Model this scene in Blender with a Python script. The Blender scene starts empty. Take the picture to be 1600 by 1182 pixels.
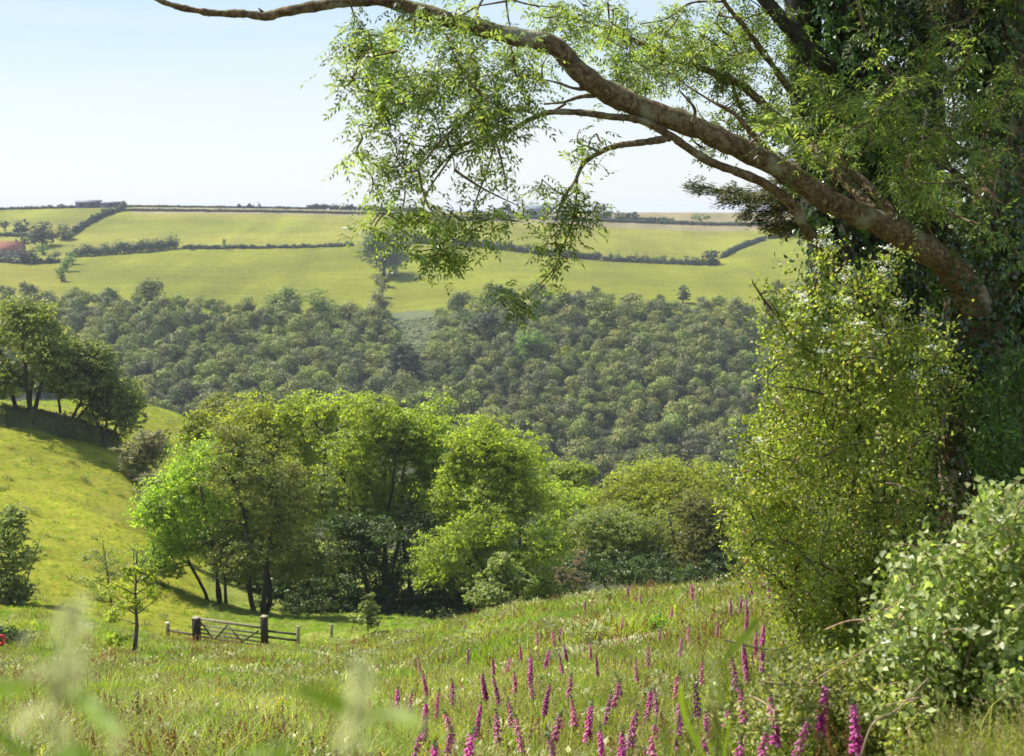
import bpy, math, random
import numpy as np
from mathutils import Vector

# ------------------------------------------------------------------ camera, sky, sun
SC = bpy.context.scene
COL = SC.collection
rng = np.random.default_rng(7)
random.seed(7)
F = 1931.0                      # focal length in photograph pixels (1600 wide)
PITCH = math.radians(7.7)
CP, SP = math.cos(PITCH), math.sin(PITCH)
cd = bpy.data.cameras.new('camera')
cam = bpy.data.objects.new('camera', cd)
COL.objects.link(cam)
cam.location = (0, 0, 0)
cam.rotation_euler = (math.radians(90) - PITCH, 0, 0)
cd.sensor_width = 36
cd.lens = 36 * F / 1600
cd.clip_start = 0.05
cd.clip_end = 20000
cd.dof.use_dof = True
cd.dof.focus_distance = 17
cd.dof.aperture_fstop = 2.9
SC.camera = cam

SUN_AZ, SUN_EL = math.radians(-62), math.radians(52)
w = bpy.data.worlds.new('World')
SC.world = w
w.use_nodes = True
nt = w.node_tree
nt.nodes.clear()
sky = nt.nodes.new('ShaderNodeTexSky')
sky.sky_type = 'NISHITA'
sky.sun_disc = False
sky.sun_elevation = SUN_EL
sky.sun_rotation = SUN_AZ
sky.altitude = 0
sky.air_density = 1.0
sky.dust_density = .6
sky.ozone_density = 1.5
bg = nt.nodes.new('ShaderNodeBackground')
bg.inputs['Strength'].default_value = 0.085
# whitish summer haze low in the sky and thin streaks of high cloud
tcw = nt.nodes.new('ShaderNodeTexCoord')
sep = nt.nodes.new('ShaderNodeSeparateXYZ')
hr = nt.nodes.new('ShaderNodeValToRGB')
els = hr.color_ramp.elements
els[0].position = 0; els[0].color = (.97, 1.0, 1.03, 1)
els[1].position = .5; els[1].color = (.38, .56, .86, 1)
for p_, c_ in ((.06, (.90, .98, 1.02)), (.13, (.74, .90, 1.0)), (.2, (.58, .80, .97)), (.28, (.46, .70, .94))):
    e_ = els.new(p_); e_.color = (*c_, 1)
sc_ = nt.nodes.new('ShaderNodeVectorMath'); sc_.operation = 'SCALE'; sc_.inputs['Scale'].default_value = 5.25
mh = nt.nodes.new('ShaderNodeMix'); mh.data_type = 'RGBA'
mh.inputs['Factor'].default_value = .8
mp = nt.nodes.new('ShaderNodeMapping')
mp.inputs['Scale'].default_value = (2.2, 2.2, 16)
cl = nt.nodes.new('ShaderNodeTexNoise')
cl.inputs['Scale'].default_value = 1.6
cl.inputs['Detail'].default_value = 7
rp = nt.nodes.new('ShaderNodeMapRange')
rp.inputs['From Min'].default_value = .44
rp.inputs['From Max'].default_value = .78
rp.inputs['To Max'].default_value = .6
mx = nt.nodes.new('ShaderNodeMix')
mx.data_type = 'RGBA'
mx.inputs['B'].default_value = (5.2, 5.3, 5.4, 1)
out = nt.nodes.new('ShaderNodeOutputWorld')
L = nt.links.new
L(tcw.outputs['Generated'], sep.inputs['Vector'])
L(sep.outputs['Z'], hr.inputs['Fac'])
L(hr.outputs['Color'], sc_.inputs[0])
L(sky.outputs['Color'], mh.inputs['A'])
L(sc_.outputs['Vector'], mh.inputs['B'])
L(tcw.outputs['Generated'], mp.inputs['Vector'])
L(mp.outputs['Vector'], cl.inputs['Vector'])
L(cl.outputs['Fac'], rp.inputs['Value'])
L(rp.outputs['Result'], mx.inputs['Factor'])
L(mh.outputs['Result'], mx.inputs['A'])
L(mx.outputs['Result'], bg.inputs['Color'])
L(bg.outputs['Background'], out.inputs['Surface'])

sl = bpy.data.lights.new('sun', 'SUN')
sl.energy = 4.6
sl.angle = math.radians(.5)
sl.color = (1, .95, .86)
sun = bpy.data.objects.new('sun', sl)
COL.objects.link(sun)
to_sun = Vector((math.sin(SUN_AZ) * math.cos(SUN_EL), math.cos(SUN_AZ) * math.cos(SUN_EL), math.sin(SUN_EL)))
sun.rotation_euler = to_sun.to_track_quat('Z', 'Y').to_euler()

vs = SC.view_settings
vs.view_transform = 'Standard'
vs.look = 'None'
vs.gamma = 1
vs.use_curve_mapping = False
vs.exposure = 1.1
cy = SC.cycles
cy.max_bounces = 7
cy.diffuse_bounces = 3
cy.glossy_bounces = 2
cy.transmission_bounces = 5
cy.transparent_max_bounces = 6
cy.volume_bounces = 0
cy.caustics_reflective = False
cy.caustics_refractive = False

# ------------------------------------------------------------------ pixels to rays
def ray(px, py):
    """lateral and vertical slope of the sight line through a photograph pixel, per metre of Y"""
    px = np.asarray(px, float); py = np.asarray(py, float)
    up = (591 - py) / F
    dy = CP + up * SP
    return (px - 800) / F / dy, (-SP + up * CP) / dy

def at(px, py, Y):
    u, s = ray(px, py)
    return np.stack(np.broadcast_arrays(u * Y, np.asarray(Y, float), s * Y), -1)

def project(P):
    P = np.asarray(P, float)
    x, y, z = P[..., 0], P[..., 1], P[..., 2]
    d = y * CP - z * SP
    u = y * SP + z * CP
    return 800 + F * x / d, 591 - F * u / d

# ------------------------------------------------------------------ terrain heights
NEAR = [(-15, -1.5), (0, -1.6), (2, -2.0), (4, -2.75)]
def far(px):
    ip = lambda a: float(np.interp(px, [c[0] for c in a], [c[1] for c in a]))
    wt = ip([(0, 472), (220, 480), (300, 490), (450, 500), (600, 506), (700, 494), (800, 480), (950, 476), (1100, 480), (1250, 482), (1600, 482)])
    mid = ip([(-700, 385), (0, 392), (220, 388), (450, 385), (620, 380), (800, 393), (950, 407), (1100, 412), (1180, 398), (1250, 380), (1600, 372)])
    rd = ip([(-700, 330), (0, 327), (205, 321), (500, 325), (650, 331), (800, 339), (1000, 347), (1190, 354), (1300, 353), (1600, 350), (2300, 345)])
    return [('z', 260, -82), ('z', 320, -95), ('z', 385, -89), (515, wt), (560, wt - 18), (720, mid), (900, rd), ('z', 960, -.2), ('z', 1200, -14), ('z', 1800, -50), ('z', 9000, -260)]
COLS = {
    -700: [(10, 1185), (30, 1060), (45, 1000), (72, 900), (115, 600), (150, 560)],
    0: [(10.5, 1185), (28, 1085), (45, 1035), (72, 938), (95, 772), (115, 662), (135, 622), (160, 640)],
    110: [(10.5, 1185), (28, 1085), (45, 1035), (75, 938), (95, 800), (117, 682), (140, 632), (165, 622), (185, 645)],
    220: [(10.5, 1185), (28, 1085), (62, 1008), (78, 942), (100, 810), (119, 715), (140, 668), (166, 624), (185, 640)],
    300: [(10.5, 1185), (28, 1090), (62, 1010), (80, 955), (110, 850), (140, 730), (175, 642), (195, 665)],
    450: [(10.5, 1185), (28, 1095), (62, 1012), (85, 957), (120, 900), ('z', 180, -48)],
    620: [(10.8, 1185), (28, 1080), (45, 1022), (60, 990), (72, 974), (88, 964), (120, 930), ('z', 180, -50)],
    800: [(10.8, 1185), (22, 1072), (35, 992), (48, 962), (56, 953), (75, 985), (95, 985), ('z', 160, -52)],
    950: [(10.3, 1185), (20, 1065), (30, 987), (42, 945), (48, 938), (65, 985), (95, 985), ('z', 160, -52)],
    1100: [(9.5, 1185), (18, 1060), (28, 975), (38, 930), (44, 923), (60, 975), (95, 975), ('z', 160, -52)],
    1250: [(8, 1185), (14, 1070), (22, 968), (30, 912), (36, 904), (55, 975), (95, 975), ('z', 160, -52)],
    1400: [(6.8, 1185), (10, 1050), (14, 950), (20, 890), (26, 880), (45, 960), (95, 980), ('z', 160, -52)],
    1600: [(6, 1185), (9, 1010), (12, 920), (16, 870), (22, 850), (45, 950), (95, 980), ('z', 160, -52)],
    2300: [(6, 1150), (9, 980), (12, 900), (16, 840), (22, 830), (45, 920), (95, 970), ('z', 160, -52)],
}
TB_T = np.linspace(0, math.log(9060 / 20), 640)          # t = log((Y + 20) / 20)... shifted so that Y = -15 is inside
def y2t(Y): return np.log((np.maximum(Y, -16) + 21) / 5)
TB_T = np.linspace(0, y2t(9000), 900)
TB_Y = np.exp(TB_T) * 5 - 21
keys = sorted(COLS)
prof, us = [], []
for k in keys:
    pts = list(COLS[k]) + far(k)
    ys, zs = [], []
    first = pts[0][0]
    for Y, z in NEAR:
        if Y < first * .62:
            ys.append(Y); zs.append(z)
    for p in pts:
        if p[0] == 'z':
            ys.append(p[1]); zs.append(p[2])
        else:
            ys.append(p[0]); zs.append(float(ray(k, p[1])[1] * p[0]))
    prof.append(np.interp(TB_Y, ys, zs))
    us.append(float(ray(k, 800)[0]))
prof = np.array(prof)
TB_U = np.linspace(us[0], us[-1], 320)
tab = np.array([np.interp(TB_U, us, prof[:, j]) for j in range(len(TB_Y))]).T      # (u, t)
def blur(a, n, axis):
    k = np.exp(-np.linspace(-2, 2, 2 * n + 1) ** 2); k /= k.sum()
    pad = [(0, 0), (0, 0)]; pad[axis] = (n, n)
    a = np.pad(a, pad, mode='edge')
    return np.apply_along_axis(lambda v: np.convolve(v, k, mode='valid'), axis, a)
tab = blur(blur(tab, 7, 0), 5, 1)
_ph = rng.uniform(0, 6.28, 12)
def bumps(X, Y):
    h = np.zeros_like(X)
    for i, (wl, a) in enumerate([(1.7, .035), (2.9, .05), (5.3, .08), (9.7, .1), (23, .12)]):
        h += a * np.sin(X * 6.28 / wl + _ph[i] + 1.3 * np.sin(Y / wl * 2)) * np.sin(Y * 6.28 / wl * .8 + _ph[i + 5] + np.sin(X / wl * 1.7))
    return h * np.clip(Y / 20, .2, 1)
def ground(X, Y):
    X = np.asarray(X, float); Y = np.asarray(Y, float)
    X, Y = np.broadcast_arrays(X, Y)
    u = X / np.maximum(Y, 5)
    iu = np.clip((u - TB_U[0]) / (TB_U[1] - TB_U[0]), 0, len(TB_U) - 1.001)
    it = np.clip(y2t(Y) / (TB_T[1] - TB_T[0]), 0, len(TB_T) - 1.001)
    a, b = iu.astype(int), it.astype(int)
    fu, ft = iu - a, it - b
    z = (tab[a, b] * (1 - fu) * (1 - ft) + tab[a + 1, b] * fu * (1 - ft) + tab[a, b + 1] * (1 - fu) * ft + tab[a + 1, b + 1] * fu * ft)
    return z + bumps(X, Y)
RAY_Y = np.exp(np.linspace(math.log(3), math.log(1100), 2500))
def hit(px, py, h=0.0, ymin=3.0):
    """where the sight line through a pixel comes down to height h above the ground"""
    u, s = ray(px, py)
    m = s * RAY_Y - ground(u * RAY_Y, RAY_Y) - h
    ok = np.where((m <= 0) & (RAY_Y > ymin))[0]
    i = ok[0] if len(ok) else len(RAY_Y) - 1
    Y = RAY_Y[i]
    return np.array([u * Y, Y, s * Y - h])
def on_ground(px, Y, py=800):
    """the ground point at distance Y below a pixel column"""
    x = float(ray(px, py)[0]) * Y
    return np.array([x, Y, float(ground(x, Y))])

# ------------------------------------------------------------------ mesh helpers
class Geo:
    def __init__(self):
        self.v, self.f, self.m, self.n = [], [], [], 0
    def add(self, V, Fc, mi=0):
        V = np.asarray(V, float).reshape(-1, 3)
        self.v.append(V)
        for fa in (Fc if isinstance(Fc, list) else [Fc]):
            fa = np.asarray(fa, int)
            if fa.size:
                self.f.append(fa + self.n); self.m.append(np.full(len(fa), mi))
        self.n += len(V)
    def tube(self, P, R, sides=8, mi=0, cap=True, rough=0.0):
        P = np.asarray(P, float); R = np.broadcast_to(np.asarray(R, float), (len(P),))
        T = np.gradient(P, axis=0); T /= np.linalg.norm(T, axis=1, keepdims=True) + 1e-9
        ref = np.array([0, 0, 1.0]) if abs(T[0][2]) < .9 else np.array([1.0, 0, 0])
        rings = []
        for i in range(len(P)):
            a = np.cross(T[i], ref); a /= np.linalg.norm(a) + 1e-9
            b = np.cross(a, T[i]); ref = b
            th = np.arange(sides) * 2 * math.pi / sides
            rr = R[i] * (1 + rough * rng.normal(size=sides)) if rough else R[i]
            rings.append(P[i] + (np.cos(th) * rr)[:, None] * a + (np.sin(th) * rr)[:, None] * b)
        V = np.concatenate(rings)
        i = np.arange(len(P) - 1)[:, None] * sides; j = np.arange(sides)[None, :]; k = (j + 1) % sides
        Q = np.stack([i + j, i + k, i + sides + k, i + sides + j], -1).reshape(-1, 4)
        fs = [Q]
        if cap:
            n = len(V); V = np.concatenate([V, P[-1:], P[:1]])
            e = (len(P) - 1) * sides; j = np.arange(sides); k = (j + 1) % sides
            fs.append(np.stack([e + j, e + k, np.full(sides, n)], -1))
            fs.append(np.stack([k, j, np.full(sides, n + 1)], -1))
        self.add(V, fs, mi)
    def box(self, c, s, rz=0, mi=0, bevel=0, tilt=None):
        """a box with chamfered vertical edges; tilt is a 3x3 rotation"""
        sx, sy, sz = np.array(s) / 2
        b = bevel or min(sx, sy) * .12
        o = np.array([[-sx + b, -sy], [sx - b, -sy], [sx, -sy + b], [sx, sy - b], [sx - b, sy], [-sx + b, sy], [-sx, sy - b], [-sx, -sy + b]])
        q = 1 - b / max(sx, sy) * .6
        V = np.concatenate([np.c_[o, np.full(8, -sz)], np.c_[o, np.full(8, sz - b * .5)], np.c_[o * q, np.full(8, sz)]])
        if tilt is None:
            tilt = np.array([[math.cos(rz), -math.sin(rz), 0], [math.sin(rz), math.cos(rz), 0], [0, 0, 1]])
        V = V @ np.asarray(tilt).T + np.asarray(c, float)
        j = np.arange(8); k = (j + 1) % 8
        Q = np.concatenate([np.stack([r * 8 + j, r * 8 + k, r * 8 + 8 + k, r * 8 + 8 + j], -1) for r in (0, 1)])
        n = 16
        tops = np.array([[n, n + 1, n + 2, n + 3], [n, n + 3, n + 4, n + 7], [n + 4, n + 5, n + 6, n + 7], [3, 2, 1, 0], [7, 4, 3, 0], [7, 6, 5, 4]])
        self.add(V, [Q, tops], mi)
    def bar(self, a, b, wd, ht, mi=0, up=(0, 0, 1)):
        a = np.asarray(a, float); b = np.asarray(b, float)
        d = b - a; l = np.linalg.norm(d); d /= l
        s = np.cross(d, up); s /= np.linalg.norm(s); u = np.cross(s, d)
        self.box((a + b) / 2, (wd, ht, l), tilt=np.stack([s, u, d], 1), mi=mi)
    def leaves(self, C, D, N, Ln, Wd, mi=0, fold=False, at_base=False):
        C = np.asarray(C, float); n = len(C)
        if not n: return
        D = D / (np.linalg.norm(D, axis=1, keepdims=True) + 1e-9)
        S = np.cross(D, N); S /= np.linalg.norm(S, axis=1, keepdims=True) + 1e-9
        N2 = np.cross(S, D)
        Ln = np.broadcast_to(np.asarray(Ln, float), (n,))[:, None]; Wd = np.broadcast_to(np.asarray(Wd, float), (n,))[:, None]
        B = C if at_base else C - D * Ln * .5
        T = B + D * Ln - (N2 * Ln * .12 if fold else 0)
        if fold:
            M = B + D * Ln * .5
            Lf = B + D * Ln * .42 + S * Wd * .5 + N2 * Wd * .16
            Rt = B + D * Ln * .42 - S * Wd * .5 + N2 * Wd * .16
            V = np.stack([B, M, T, Lf, Rt], 1).reshape(-1, 3)
            i = np.arange(n)[:, None] * 5
            self.add(V, np.concatenate([i + np.array([[0, 1, 2, 3]]), i + np.array([[0, 4, 2, 1]])]), mi)
        else:
            M = B + D * Ln * .48
            V = np.stack([B, M + S * Wd * .5, T, M - S * Wd * .5], 1).reshape(-1, 3)
            self.add(V, np.arange(n)[:, None] * 4 + np.arange(4)[None, :], mi)
    def mesh(self, name, mats, smooth=False):
        me = bpy.data.meshes.new(name)
        V = np.concatenate(self.v) if self.v else np.zeros((0, 3))
        me.vertices.add(len(V)); me.vertices.foreach_set('co', V.astype(np.float32).ravel())
        nl = sum(f.size for f in self.f); nf = sum(len(f) for f in self.f)
        me.loops.add(nl); me.polygons.add(nf)
        me.loops.foreach_set('vertex_index', np.concatenate([f.ravel() for f in self.f]).astype(np.int32))
        tot = np.concatenate([np.full(len(f), f.shape[1]) for f in self.f])
        me.polygons.foreach_set('loop_start', np.concatenate([[0], np.cumsum(tot)[:-1]]).astype(np.int32))
        me.polygons.foreach_set('material_index', np.concatenate(self.m).astype(np.int32))
        if smooth: me.polygons.foreach_set('use_smooth', np.ones(nf, bool))
        for m in (mats if isinstance(mats, (list, tuple)) else [mats]): me.materials.append(m)
        me.update(calc_edges=True)
        return me
    def build(self, name, mats, parent=None, smooth=False, loc=None):
        """link as ONE mesh object; vertices are world points, kept in place when parented to a thing's Empty"""
        if parent is not None: loc = world_loc(parent)
        if loc is not None:
            self.v = [np.concatenate(self.v) - np.asarray(loc, float)]
        o = bpy.data.objects.new(name, self.mesh(name, mats, smooth))
        COL.objects.link(o)
        if parent is not None: o.parent = parent
        elif loc is not None: o.location = loc
        return o
def world_loc(o):
    v = np.array(o.location)
    while o.parent is not None:
        o = o.parent; v = v + np.array(o.location)
    return v
def tag(o, label=None, cat=None, group=None, kind=None):
    for k, v in (('label', label), ('category', cat), ('group', group), ('kind', kind)):
        if v: o[k] = v
    return o
def thing(name, label, cat, loc, group=None):
    o = bpy.data.objects.new(name, None)
    COL.objects.link(o); o.location = tuple(float(c) for c in loc)
    o.empty_display_size = .2
    return tag(o, label, cat, group)
def copy_tree(o, parent=None):
    c = o.copy(); COL.objects.link(c)
    if parent is not None: c.parent = parent
    for ch in o.children: copy_tree(ch, c)
    return c
def unit(n):
    v = rng.normal(size=(n, 3)); return v / np.linalg.norm(v, axis=1, keepdims=True)
def norm(v): return v / (np.linalg.norm(v, axis=-1, keepdims=True) + 1e-9)
def curve(P, n=8):
    """a smooth polyline through points (Catmull-Rom)"""
    P = np.asarray(P, float)
    Q = np.concatenate([[2 * P[0] - P[1]], P, [2 * P[-1] - P[-2]]])
    outp = []
    for i in range(1, len(Q) - 2):
        t = np.linspace(0, 1, n, endpoint=False)[:, None]
        a, b, c, d = Q[i - 1:i + 3]
        outp.append(.5 * (2 * b + (c - a) * t + (2 * a - 5 * b + 4 * c - d) * t ** 2 + (3 * b - a - 3 * c + d) * t ** 3))
    outp.append(P[-1:])
    return np.concatenate(outp)

# ------------------------------------------------------------------ materials
def newmat(name):
    m = bpy.data.materials.new(name); m.use_nodes = True
    m.node_tree.nodes.clear()
    return m, m.node_tree.nodes, m.node_tree.links.new
def ramp(N, stops):
    r = N.new('ShaderNodeValToRGB'); e = r.color_ramp.elements
    while len(e) < len(stops): e.new(.5)
    for i, (p, c) in enumerate(stops):
        e[i].position = p; e[i].color = (*c, 1)
    return r
def leaf_mat(name, stops, trans=.45, tmul=(1.7, 1.7, .7), rough=.5, spec=.35, patch=2.0, amp=.35, gain=1.6):
    """leaf colours vary leaf by leaf, patch by patch and plant by plant; light passes through the blade"""
    m, N, L = newmat(name)
    g = N.new('ShaderNodeNewGeometry')
    r = ramp(N, [(p, tuple(min(.85, q * gain) for q in c)) for p, c in stops])
    L(g.outputs['Random Per Island'], r.inputs['Fac'])
    nz = N.new('ShaderNodeTexNoise'); nz.inputs['Scale'].default_value = 1 / patch; nz.inputs['Detail'].default_value = 3
    L(g.outputs['Position'], nz.inputs['Vector'])
    oi = N.new('ShaderNodeObjectInfo')
    v1 = N.new('ShaderNodeMapRange'); v1.inputs['From Min'].default_value = .3; v1.inputs['From Max'].default_value = .7
    v1.inputs['To Min'].default_value = 1 - amp; v1.inputs['To Max'].default_value = 1 + amp
    L(nz.outputs['Fac'], v1.inputs['Value'])
    v2 = N.new('ShaderNodeMapRange'); v2.inputs['To Min'].default_value = .485; v2.inputs['To Max'].default_value = .512
    L(oi.outputs['Random'], v2.inputs['Value'])
    v3 = N.new('ShaderNodeMapRange'); v3.inputs['To Min'].default_value = .76; v3.inputs['To Max'].default_value = 1.18
    L(oi.outputs['Random'], v3.inputs['Value'])
    mu = N.new('ShaderNodeMath'); mu.operation = 'MULTIPLY'
    L(v1.outputs['Result'], mu.inputs[0]); L(v3.outputs['Result'], mu.inputs[1])
    h = N.new('ShaderNodeHueSaturation')
    L(r.outputs['Color'], h.inputs['Color']); L(v2.outputs['Result'], h.inputs['Hue']); L(mu.outputs['Value'], h.inputs['Value'])
    b = N.new('ShaderNodeBsdfPrincipled')
    b.inputs['Roughness'].default_value = rough; b.inputs['Specular IOR Level'].default_value = spec
    L(h.outputs['Color'], b.inputs['Base Color'])
    o = N.new('ShaderNodeOutputMaterial')
    if trans > 0:
        t = N.new('ShaderNodeBsdfTranslucent')
        tm = N.new('ShaderNodeMix'); tm.data_type = 'RGBA'; tm.blend_type = 'MULTIPLY'; tm.clamp_result = False
        tm.inputs['Factor'].default_value = 1; tm.inputs['B'].default_value = (tmul[0] * 1.0, tmul[1] * 1.22, tmul[2] * 1.25, 1)
        L(h.outputs['Color'], tm.inputs['A']); L(tm.outputs['Result'], t.inputs['Color'])
        ms = N.new('ShaderNodeMixShader'); ms.inputs['Fac'].default_value = trans
        L(b.outputs['BSDF'], ms.inputs[1]); L(t.outputs['BSDF'], ms.inputs[2]); L(ms.outputs['Shader'], o.inputs['Surface'])
    else:
        L(b.outputs['BSDF'], o.inputs['Surface'])
    return m
def solid_mat(name, stops, scale=6, rough=.8, bump=.3, stretch=(1, 1, 1), spec=.3, detail=6, metal=0):
    m, N, L = newmat(name)
    tc = N.new('ShaderNodeTexCoord'); mp = N.new('ShaderNodeMapping'); mp.inputs['Scale'].default_value = stretch
    nz = N.new('ShaderNodeTexNoise'); nz.inputs['Scale'].default_value = scale; nz.inputs['Detail'].default_value = detail
    r = ramp(N, stops)
    b = N.new('ShaderNodeBsdfPrincipled'); b.inputs['Roughness'].default_value = rough; b.inputs['Specular IOR Level'].default_value = spec
    b.inputs['Metallic'].default_value = metal
    bp = N.new('ShaderNodeBump'); bp.inputs['Strength'].default_value = bump; bp.inputs['Distance'].default_value = .02
    o = N.new('ShaderNodeOutputMaterial')
    L(tc.outputs['Object'], mp.inputs['Vector']); L(mp.outputs['Vector'], nz.inputs['Vector'])
    L(nz.outputs['Fac'], r.inputs['Fac']); L(r.outputs['Color'], b.inputs['Base Color'])
    L(nz.outputs['Fac'], bp.inputs['Height']); L(bp.outputs['Normal'], b.inputs['Normal'])
    L(b.outputs['BSDF'], o.inputs['Surface'])
    return m
M = {}
def bark_mat(name):
    """plated bark: cracks, moss on top and pale lichen"""
    m, N, L = newmat(name)
    tc = N.new('ShaderNodeTexCoord')
    nz = N.new('ShaderNodeTexNoise'); nz.inputs['Scale'].default_value = 16; nz.inputs['Detail'].default_value = 12; nz.inputs['Distortion'].default_value = 1.2
    vo = N.new('ShaderNodeTexVoronoi'); vo.feature = 'DISTANCE_TO_EDGE'; vo.inputs['Scale'].default_value = 24
    wz = N.new('ShaderNodeTexNoise'); wz.inputs['Scale'].default_value = 5; wz.inputs['Detail'].default_value = 4
    ad = N.new('ShaderNodeVectorMath'); ad.operation = 'MULTIPLY_ADD'; ad.inputs[1].default_value = (.25, .25, .25)
    L(tc.outputs['Object'], nz.inputs['Vector']); L(tc.outputs['Object'], wz.inputs['Vector'])
    L(wz.outputs['Color'], ad.inputs[0]); L(tc.outputs['Object'], ad.inputs[2]); L(ad.outputs['Vector'], vo.inputs['Vector'])
    r = ramp(N, [(.3, (.06, .038, .022)), (.48, (.15, .092, .05)), (.6, (.23, .15, .085)), (.74, (.32, .25, .17))])
    L(nz.outputs['Fac'], r.inputs['Fac'])
    cr = N.new('ShaderNodeMapRange'); cr.inputs['From Max'].default_value = .16; cr.inputs['To Min'].default_value = .7
    L(vo.outputs['Distance'], cr.inputs['Value'])
    mu = N.new('ShaderNodeMix'); mu.data_type = 'RGBA'; mu.blend_type = 'MULTIPLY'; mu.inputs['Factor'].default_value = 1
    L(r.outputs['Color'], mu.inputs['A']); L(cr.outputs['Result'], mu.inputs['B'])
    lz = N.new('ShaderNodeTexNoise'); lz.inputs['Scale'].default_value = 3.2; lz.inputs['Detail'].default_value = 9; L(tc.outputs['Object'], lz.inputs['Vector'])
    lf = N.new('ShaderNodeMapRange'); lf.inputs['From Min'].default_value = .56; lf.inputs['From Max'].default_value = .66; lf.inputs['To Max'].default_value = .75; L(lz.outputs['Fac'], lf.inputs['Value'])
    li = N.new('ShaderNodeMix'); li.data_type = 'RGBA'; li.inputs['B'].default_value = (.3, .28, .19, 1)
    L(lf.outputs['Result'], li.inputs['Factor']); L(mu.outputs['Result'], li.inputs['A'])
    g = N.new('ShaderNodeNewGeometry'); sx = N.new('ShaderNodeSeparateXYZ'); L(g.outputs['Normal'], sx.inputs[0])
    mm = N.new('ShaderNodeMath'); mm.operation = 'MULTIPLY'; L(sx.outputs['Z'], mm.inputs[0])
    mz = N.new('ShaderNodeMapRange'); mz.inputs['From Min'].default_value = .42; mz.inputs['From Max'].default_value = .6; L(wz.outputs['Fac'], mz.inputs['Value']); L(mz.outputs['Result'], mm.inputs[1])
    mc = N.new('ShaderNodeMath'); mc.operation = 'MULTIPLY'; mc.use_clamp = True; mc.inputs[1].default_value = .8; L(mm.outputs['Value'], mc.inputs[0])
    mo = N.new('ShaderNodeMix'); mo.data_type = 'RGBA'; mo.inputs['B'].default_value = (.07, .085, .025, 1)
    L(mc.outputs['Value'], mo.inputs['Factor']); L(li.outputs['Result'], mo.inputs['A'])
    b = N.new('ShaderNodeBsdfPrincipled'); b.inputs['Roughness'].default_value = .9; b.inputs['Specular IOR Level'].default_value = .2
    L(mo.outputs['Result'], b.inputs['Base Color'])
    bp = N.new('ShaderNodeBump'); bp.inputs['Strength'].default_value = .7; bp.inputs['Distance'].default_value = .02; L(cr.outputs['Result'], bp.inputs['Height'])
    bp2 = N.new('ShaderNodeBump'); bp2.inputs['Strength'].default_value = .8; bp2.inputs['Distance'].default_value = .02; L(nz.outputs['Fac'], bp2.inputs['Height']); L(bp.outputs['Normal'], bp2.inputs['Normal'])
    L(bp2.outputs['Normal'], b.inputs['Normal'])
    o = N.new('ShaderNodeOutputMaterial'); L(b.outputs['BSDF'], o.inputs['Surface'])
    return m
M['bark'] = bark_mat('ash_bark')
M['bark_dark'] = solid_mat('dark_bark', [(.35, (.02, .017, .013)), (.7, (.07, .058, .045))], 10, .9, .6)
M['bark_grey'] = solid_mat('grey_bark', [(.35, (.07, .06, .05)), (.7, (.17, .15, .12))], 12, .9, .5)
M['twig'] = solid_mat('twig_bark', [(.35, (.05, .035, .025)), (.7, (.13, .09, .06))], 30, .8, .3)
M['cane'] = solid_mat('bramble_cane', [(.35, (.2, .12, .07)), (.7, (.35, .26, .17))], 20, .6, .2)
M['ash'] = leaf_mat('ash_leaf', [(0, (.045, .075, .022)), (.5, (.08, .112, .03)), (1, (.145, .17, .05))], .52, (2.35, 1.95, .9), .42, .45, .6, .35)
M['ash_shade'] = leaf_mat('shade_leaf', [(0, (.03, .055, .014)), (1, (.075, .105, .025))], .4, (2, 1.8, .8), .45, .4, 1.0, .35)  # darker copy of the ash leaf, shade put into its colour
M['ivy'] = leaf_mat('ivy_leaf', [(0, (.012, .03, .008)), (.8, (.03, .055, .014)), (1, (.06, .09, .02))], .15, (1.5, 1.6, .6), .3, .5, 1, .3)
M['conifer'] = leaf_mat('conifer_needle', [(0, (.03, .04, .014)), (.7, (.055, .06, .02)), (1, (.12, .08, .035))], .2, (1.6, 1.5, .7), .55, .3, 1.5, .35)
M['haw'] = leaf_mat('hawthorn_leaf', [(0, (.07, .098, .018)), (.5, (.14, .165, .033)), (.88, (.21, .225, .065)), (.97, (.2, .16, .05)), (1, (.22, .13, .06))], .54, (2.3, 2.15, .9), .42, .5, .4, .4)
M['bramble'] = leaf_mat('bramble_leaf', [(0, (.075, .1, .028)), (.6, (.14, .165, .048)), (1, (.27, .275, .14))], .42, (2.1, 1.9, .8), .42, .5, .35, .4)
M['weed'] = leaf_mat('weed_leaf', [(0, (.08, .1, .028)), (.7, (.15, .165, .045)), (1, (.28, .26, .11))], .4, (2.1, 1.65, .7), .45, .4, .8, .35)
M['grove'] = leaf_mat('grove_leaf', [(0, (.075, .105, .016)), (.6, (.145, .178, .026)), (1, (.23, .25, .042))], .48, (2.3, 2.0, .8), .5, .35, 2.5, .3)
M['grove_dull'] = leaf_mat('dull_grove_leaf', [(0, (.062, .08, .018)), (.6, (.115, .134, .03)), (1, (.195, .19, .055))], .44, (2.0, 1.6, .8), .5, .35, 2, .3)
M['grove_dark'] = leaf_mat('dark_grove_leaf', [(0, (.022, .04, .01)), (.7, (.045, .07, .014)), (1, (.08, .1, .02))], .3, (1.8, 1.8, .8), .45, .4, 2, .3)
M['grove_bright'] = leaf_mat('bright_grove_leaf', [(0, (.095, .122, .016)), (.6, (.165, .19, .026)), (1, (.24, .255, .04))], .5, (2.2, 1.95, .8), .5, .35, 2.5, .25)
M['pale'] = leaf_mat('pale_leaf', [(0, (.1, .13, .03)), (.7, (.17, .19, .06)), (1, (.32, .31, .17))], .4, (1.7, 1.7, .7), .5, .3, 1.5, .25)
M['wood'] = leaf_mat('oak_leaf', [(0, (.065, .085, .017)), (.6, (.13, .15, .03)), (1, (.205, .21, .05))], .2, (1.6, 1.6, .8), .6, .25, 9, .45)
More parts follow.
